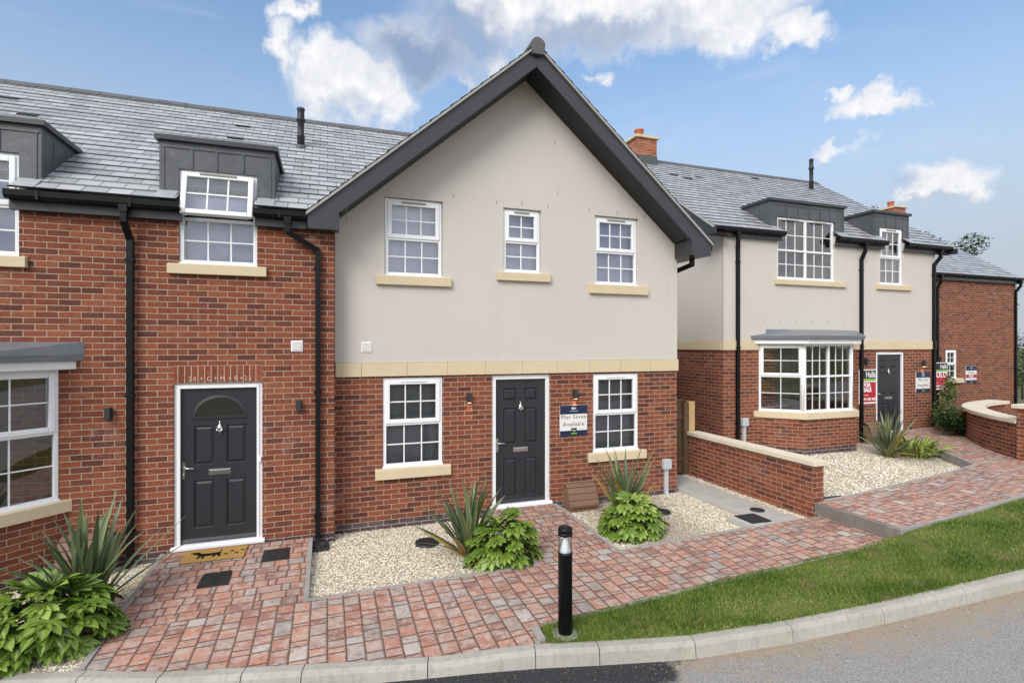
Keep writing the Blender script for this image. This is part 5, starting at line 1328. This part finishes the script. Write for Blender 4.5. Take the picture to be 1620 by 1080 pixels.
def phormium(label, x, y, z, n, H, seed, extra=(), wid=1.0, spread=.85):
    r = random.Random(seed); V, F, U = [], [], []
    for i in range(n):
        az = r.uniform(0, 6.283); k = i / n; lean = .05 + spread * k ** 1.3 + r.uniform(-.05, .08); L = H * r.uniform(.72, 1.08) * (1 - .18 * k)
        u = r.uniform(.05, .92); u = r.uniform(.94, 1) if r.random() < .07 and k > .5 else u
        sword(V, F, U, (r.uniform(-.05, .05), r.uniform(-.05, .05), 0), az, lean, L, r.uniform(.022, .037) * (H / 1.0) ** .5 * wid, r.uniform(.1, .5) + .6 * k * r.random(), u, r.uniform(-.5, .5))
    for az, lean, L, bend, u in extra: sword(V, F, U, (0, 0, .02), az, lean, L, .02, bend, u, .3)
    t = thing("phormium", label, "plant", (x, y, z), group="spiky phormium plants in the gravel beds")
    npmesh("leaves", np.array([tuple(v) for v in V]), np.array(F), np.array(U), "phormium leaf", t)
    st_ = MB(); st_.lathe([(.08, -.05), (.075, .06), (.04, .16)], (0, 0, 0), 10); st_.build("leaf_base", "phormium leaf", t)
    return t
def palm_leaf(V, F, U, base, dirv, up, S, lobes, u, droop, spread=3.3):
    """hand-shaped leaf; dirv points from the stalk to the middle lobe"""
    dirv = Vector(dirv).normalized(); side = dirv.cross(Vector(up)).normalized(); nrm = side.cross(dirv).normalized(); c = Vector(base)
    for i in range(lobes):
        f = (i / (lobes - 1) - .5) * 2; a = f * spread * .5 * 1.15; L = S * (1 - .42 * abs(f) ** 1.5)
        d = dirv * math.cos(a) + side * math.sin(a); sd = side * math.cos(a) - dirv * math.sin(a); W = L * .25
        b0 = len(V); n = 5; prof = (.42, .78, 1.0, .96, .66, .06)
        for k in range(n + 1):
            t = k / n; p = c + d * L * t - nrm * (L * (droop * t * t)) ; w = W * prof[k]
            V += [p - sd * w + nrm * w * .28, p - nrm * w * .1, p + sd * w + nrm * w * .28]
        for k in range(n):
            for q in range(2):
                e = b0 + k * 3 + q; F.append((e, e + 1, e + 4, e + 3)); g0, g1 = (1, 0) if q == 0 else (0, 1); U += [(u, g0), (u, g1), (u, g1), (u, g0)]
def fatsia(label, x, y, z, Rr, H, n, S, seed, mat="fatsia leaf", lobes=(7, 9), name="fatsia"):
    r = random.Random(seed); V, F, U = [], [], []; ST = MB()
    for i in range(n):
        az = i * 2.39996 + r.uniform(-.3, .3); k = (i + .5) / n; ph = math.acos(1 - k * 1.02) if k < .98 else 1.55
        rad = r.uniform(.72, 1.0); P = Vector((math.sin(ph) * math.cos(az) * Rr * rad, math.sin(ph) * math.sin(az) * Rr * rad, max(.05, math.cos(ph) * H * rad + .08)))
        out = Vector((math.cos(az), math.sin(az), 0)); pitch = -.02 - .42 * k + r.uniform(-.3, .25) + (.5 if k < .12 else 0)
        d = out * math.cos(pitch) + Vector((0, 0, math.sin(pitch))); upv = Vector((0, 0, 1)) * math.cos(pitch) - out * math.sin(pitch)
        roll = r.uniform(-.4, .4); s_ = d.cross(upv); upv = upv * math.cos(roll) + s_ * math.sin(roll); yaw = r.uniform(-.5, .5); d = d * math.cos(yaw) + d.cross(upv) * math.sin(yaw)
        palm_leaf(V, F, U, P, d, upv, S * r.uniform(.7, 1.15), r.choice(lobes), min(1, max(0, r.gauss(.5, .24) + (.12 if k < .4 else -.05))), r.uniform(.05, .34))
        ST.tube([(0, 0, -.03), (P.x * .4, P.y * .4, P.z * .65), tuple(P)], .0045, 5, caps=False)
    t = thing(name, label, "plant", (x, y, z), group="leafy plants beside the phormiums")
    npmesh("leaves", np.array([tuple(v) for v in V]), np.array(F), np.array(U), mat, t); ST.build("stalks", mat, t)
    return t
phormium("spiky phormium with broad sword leaves in front of the brick house bay", -2.3, 6.45, -.14, 42, 1.22, 3, [(-1.9, .75, .62, .5, .97), (-.5, .95, .8, .3, .99), (-2.4, .9, .6, .6, .3), (.25, .75, 1.2, .15, .5), (.1, .9, 1.1, .3, .2)], 1.25, .7)
fatsia("large bright green hand-leaved bush at the lower left corner by the kerb", -2.42, 5.95, -.14, .50, .50, 78, .235, 11)
phormium("spiky phormium in the gravel left of the gabled house door", 1.72, 6.62, -.14, 50, 1.16, 5, [(-2.2, 1.05, .6, .7, .95), (-1.3, 1.0, .5, .6, .98), (3.0, .95, .95, .35, .2), (3.5, 1.05, .9, .4, .1), (-1.7, 1.1, .55, .7, .97)])
fatsia("bright green hand-leaved bush at the paving corner left of the gabled house path", 2.1, 6.3, -.14, .40, .52, 74, .19, 12)
phormium("spiky phormium under the right ground floor window of the gabled house", 4.3, 7.0, -.13, 32, 1.32, 8, [(-2.6, 1.0, .85, .3, .99), (.2, .85, .8, .1, .96), (-.6, 1.0, .8, .5, .5), (2.2, .3, .5, .1, .97)], 1.1, .5)
fatsia("bright green hand-leaved bush under the right ground floor window", 4.18, 6.62, -.13, .42, .46, 88, .19, 13)
phormium("spiky phormium in front of the cream house door", 11.35, 7.95, .19, 44, 1.1, 9, [(-2.6, 1.1, .8, .5, .97), (-2.0, 1.1, .7, .7, .99), (-2.9, .95, .95, .4, .5), (-1.5, 1.15, .6, .6, .96)])
def strap_bush(label, x, y, z, n, H, seed):
    r = random.Random(seed); V, F, U = [], [], []
    for i in range(n):
        az = r.uniform(0, 6.283); rad = .22 * math.sqrt(r.random()); b = (rad * math.cos(az) * 1.3, rad * math.sin(az), 0)
        sword(V, F, U, b, az + r.uniform(-.6, .6), r.uniform(.1, .9), H * r.uniform(.6, 1.1), r.uniform(.018, .034), r.uniform(.6, 1.7), r.uniform(0, 1), r.uniform(-.5, .5), 7)
    t = thing("strap_leaf_plant", label, "plant", (x, y, z)); npmesh("leaves", np.array([tuple(v) for v in V]), np.array(F), np.array(U), "yellow green leaf", t); return t
strap_bush("yellow green strappy clump right of the spiky plant before the cream house", 11.95, 7.78, .2, 110, .6, 21)

def leafcloud(blobs, n, S, seed, flat=.0):
    """small folded leaves scattered through irregular blobs (x, y, z, rx, ry, rz, weight)"""
    r = np.random.default_rng(seed); W = np.array([b[6] for b in blobs], float); W /= W.sum(); k = r.choice(len(blobs), n, p=W); B = np.array([b[:6] for b in blobs])[k]
    d = r.normal(size=(n, 3)); d /= np.linalg.norm(d, axis=1)[:, None]; rad = r.uniform(.35, 1.0, n) ** .6; c = B[:, :3] + d * B[:, 3:] * rad[:, None] * r.uniform(.85, 1.12, (n, 1))
    a = r.uniform(0, 6.283, n); el = r.uniform(-.7, .5, n); t = np.stack([np.cos(a) * np.cos(el), np.sin(a) * np.cos(el), np.sin(el)], 1)
    s = np.cross(t, np.array([0, 0, 1.0])); s /= np.linalg.norm(s, axis=1)[:, None]; nn = np.cross(s, t); ro = r.uniform(-.7, .7, n)[:, None]; s = s * np.cos(ro) + nn * np.sin(ro); nn = np.cross(s, t)
    L = (S * r.uniform(.6, 1.3, n))[:, None]; w = L * .32
    V = np.stack([c, c + t * L * .5 + s * w + nn * L * .06, c + t * L - nn * L * .1, c + t * L * .5 - s * w + nn * L * .06], 1).reshape(-1, 3)
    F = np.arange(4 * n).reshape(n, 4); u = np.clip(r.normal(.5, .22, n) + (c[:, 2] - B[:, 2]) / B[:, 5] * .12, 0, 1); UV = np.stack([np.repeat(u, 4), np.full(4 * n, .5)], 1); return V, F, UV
def shrub(label, x, y, z, blobs, n, S, mat, seed, cat="shrub", name="shrub"):
    t = thing(name, label, cat, (x, y, z)); V, F, U = leafcloud(blobs, n, S, seed); npmesh("foliage", V, F, U, mat, t)
    m = MB(); r = random.Random(seed)
    for b in blobs:
        m.tube([(r.uniform(-.04, .04), r.uniform(-.04, .04), -.05), (b[0] * .5 + r.uniform(-.03, .03), b[1] * .5, b[2] * .55), (b[0], b[1], b[2])], [.014, .01, .004], 6)
    m.build("stems", "bark", t); return t
shrub("dark glossy green shrub against the curved wall, right of the cream house door", 14.12, 8.3, .38, [(-.02, 0, .42, .34, .3, .36, 3), (.2, -.05, .3, .3, .26, .26, 2), (-.26, .05, .45, .22, .2, .3, 1.4), (.3, -.1, .5, .2, .2, .18, 1)], 2600, .065, "dark shrub leaf", 31)
shrub("tall light green leafy shrub behind the dark shrub at the cream house corner", 14.72, 8.85, .38, [(0, 0, .55, .3, .28, .5, 2), (.08, 0, 1.05, .2, .18, .28, 1), (.12, 0, 1.32, .1, .1, .18, .4), (-.22, 0, .4, .2, .2, .28, 1)], 2200, .06, "light shrub leaf", 32)

def tree(label, x, y, z0, h, cr_, n, S, seed):
    r = random.Random(seed); t = thing("tree", label, "tree", (x, y, z0), group="trees behind the houses"); m = MB(); blobs = []
    m.tube([(0, 0, -.3), (.1, 0, h * .3), (-.05, .05, h * .6), (.05, 0, h * .85)], [h * .03, h * .024, h * .015, h * .006], 10)
    for i in range(11):
        a = r.uniform(0, 6.283); zb = h * r.uniform(.35, .7); L = cr_ * r.uniform(.55, 1.0); e = (math.cos(a) * L, math.sin(a) * L, zb + h * r.uniform(.08, .3))
        m.tube([(0, 0, zb), (e[0] * .5, e[1] * .5, (zb + e[2]) / 2 + .1), e], [h * .012, h * .008, h * .003], 6); q = cr_ * r.uniform(.26, .42); blobs.append((*e, q, q, q * .8, 1))
    blobs.append((0, 0, h * .9, cr_ * .4, cr_ * .4, h * .1, 1))
    m.build("trunk", "bark", t); V, F, U = leafcloud(blobs, n, S, seed); npmesh("crown", V, F, U, "tree leaf", t); return t
tree("sparse green tree showing above the cream house roof left of the far chimney", 36.0, 26.2, 0, 12.4, 2.4, 2200, .2, 41)
tree("bushy green tree showing along the far brick house roof edge just right of the chimney", 34.0, 21.5, 0, 9.3, 2.6, 5200, .17, 42)
tree("sparse tree above the far brick house roof edge, between the other trees", 37.4, 22.3, 0, 8.8, 1.5, 1300, .17, 46)
tree("thin loose tree beyond the lower end of the far brick house roof", 40.2, 22.2, -.3, 8.3, 1.5, 1200, .17, 43)
hd = thing("boundary_hedge", "green hedge in the gap right of the far brick house", "hedge", (30, 15.5, .2)); V, F, U = leafcloud([(i * 1.4, i * .1, 1.2 + (i % 2) * .4, 1.1, .7, 1.5, 1) for i in range(-1, 5)], 5000, .13, 44); npmesh("foliage", V, F, U, "tree leaf", hd)
m = MB()
for i in range(-1, 5): m.tube([(i * 1.4, i * .1, -.2), (i * 1.4, i * .1, 1.2)], [.05, .02], 6)
m.build("stems", "bark", hd)

# fallen leaves and scraps on the road and lawn
r = np.random.default_rng(5); n = 170; x = r.uniform(2.4, 8, n); y = np.where(r.uniform(0, 1, n) < .6, kerbY(x) - .16 - r.exponential(.12, n), kerbY(x) + r.uniform(.1, .9, n)); z = np.where(y < kerbY(x), roadZ(x) - .044, lawnZ(x, y) + .025)
V, F, U = leafcloud([(0, 0, 0, .01, .01, .01, 1)], n, .022, 6); V = V.reshape(n, 4, 3); V[..., 2] *= .25; V[..., 0] += x[:, None]; V[..., 1] += y[:, None]; V[..., 2] += z[:, None] - V[..., 2].min(1)[:, None] * .5
B = [(RNG.uniform(7.3, 11.5), RNG.uniform(6.3, 8.5)) for _ in range(26)] + [(RNG.uniform(-.1, 2.3), RNG.uniform(6, 7.6)) for _ in range(14)] + [(RNG.uniform(3.7, 5.7), RNG.uniform(6, 7.6)) for _ in range(12)]
for bx_, by_ in B:
    bzz = (float(zt(bx_)) + STEP - .05 - .11 * min(1, max(0, (bx_ - 9.5) / 2.5))) if bx_ > 7 else -.118
    v2, f2, u2 = leafcloud([(0, 0, 0, .01, .01, .01, 1)], 1, .035, int(bx_ * 1000)); v2[:, 2] *= .3; v2 += np.array([bx_, by_, bzz - v2[:, 2].min()])
    V = np.concatenate([V.reshape(-1, 3), v2]); F = np.concatenate([F, f2 + len(V) - 4]); U = np.concatenate([U, u2])
tag(npmesh("fallen_leaves", V.reshape(-1, 3), F, U, "fallen leaf"), "small dry leaves scattered along the kerb and on the lawn", "leaves", kind="stuff")
n = 1500; x = r.uniform(-1.5, 9, n); y = kerbY(x) - .15 - r.exponential(.28, n); z = roadZ(x) + .009; k = y > 1.5; x, y, z = x[k], y[k], z[k]; n = len(x)
sc = (.0025 + .0045 * r.uniform(0, 1, n) ** 3)[:, None, None]; v = OCT[None] * sc * r.uniform(.6, 1.3, (n, 1, 3)); v[..., 0] += x[:, None]; v[..., 1] += y[:, None]; v[..., 2] += z[:, None]
u = np.repeat(np.where(x < 2.9, .0, r.choice([.0, .0, .02, .3, 1.0], n)), 15)
tag(npmesh("grit", v.reshape(-1, 3), (OF[None] + (np.arange(n) * 6)[:, None, None]).reshape(-1, 3), np.stack([u, u], 1), "gravel stone"), "small grit and stones washed along the road edge", "grit", kind="stuff")
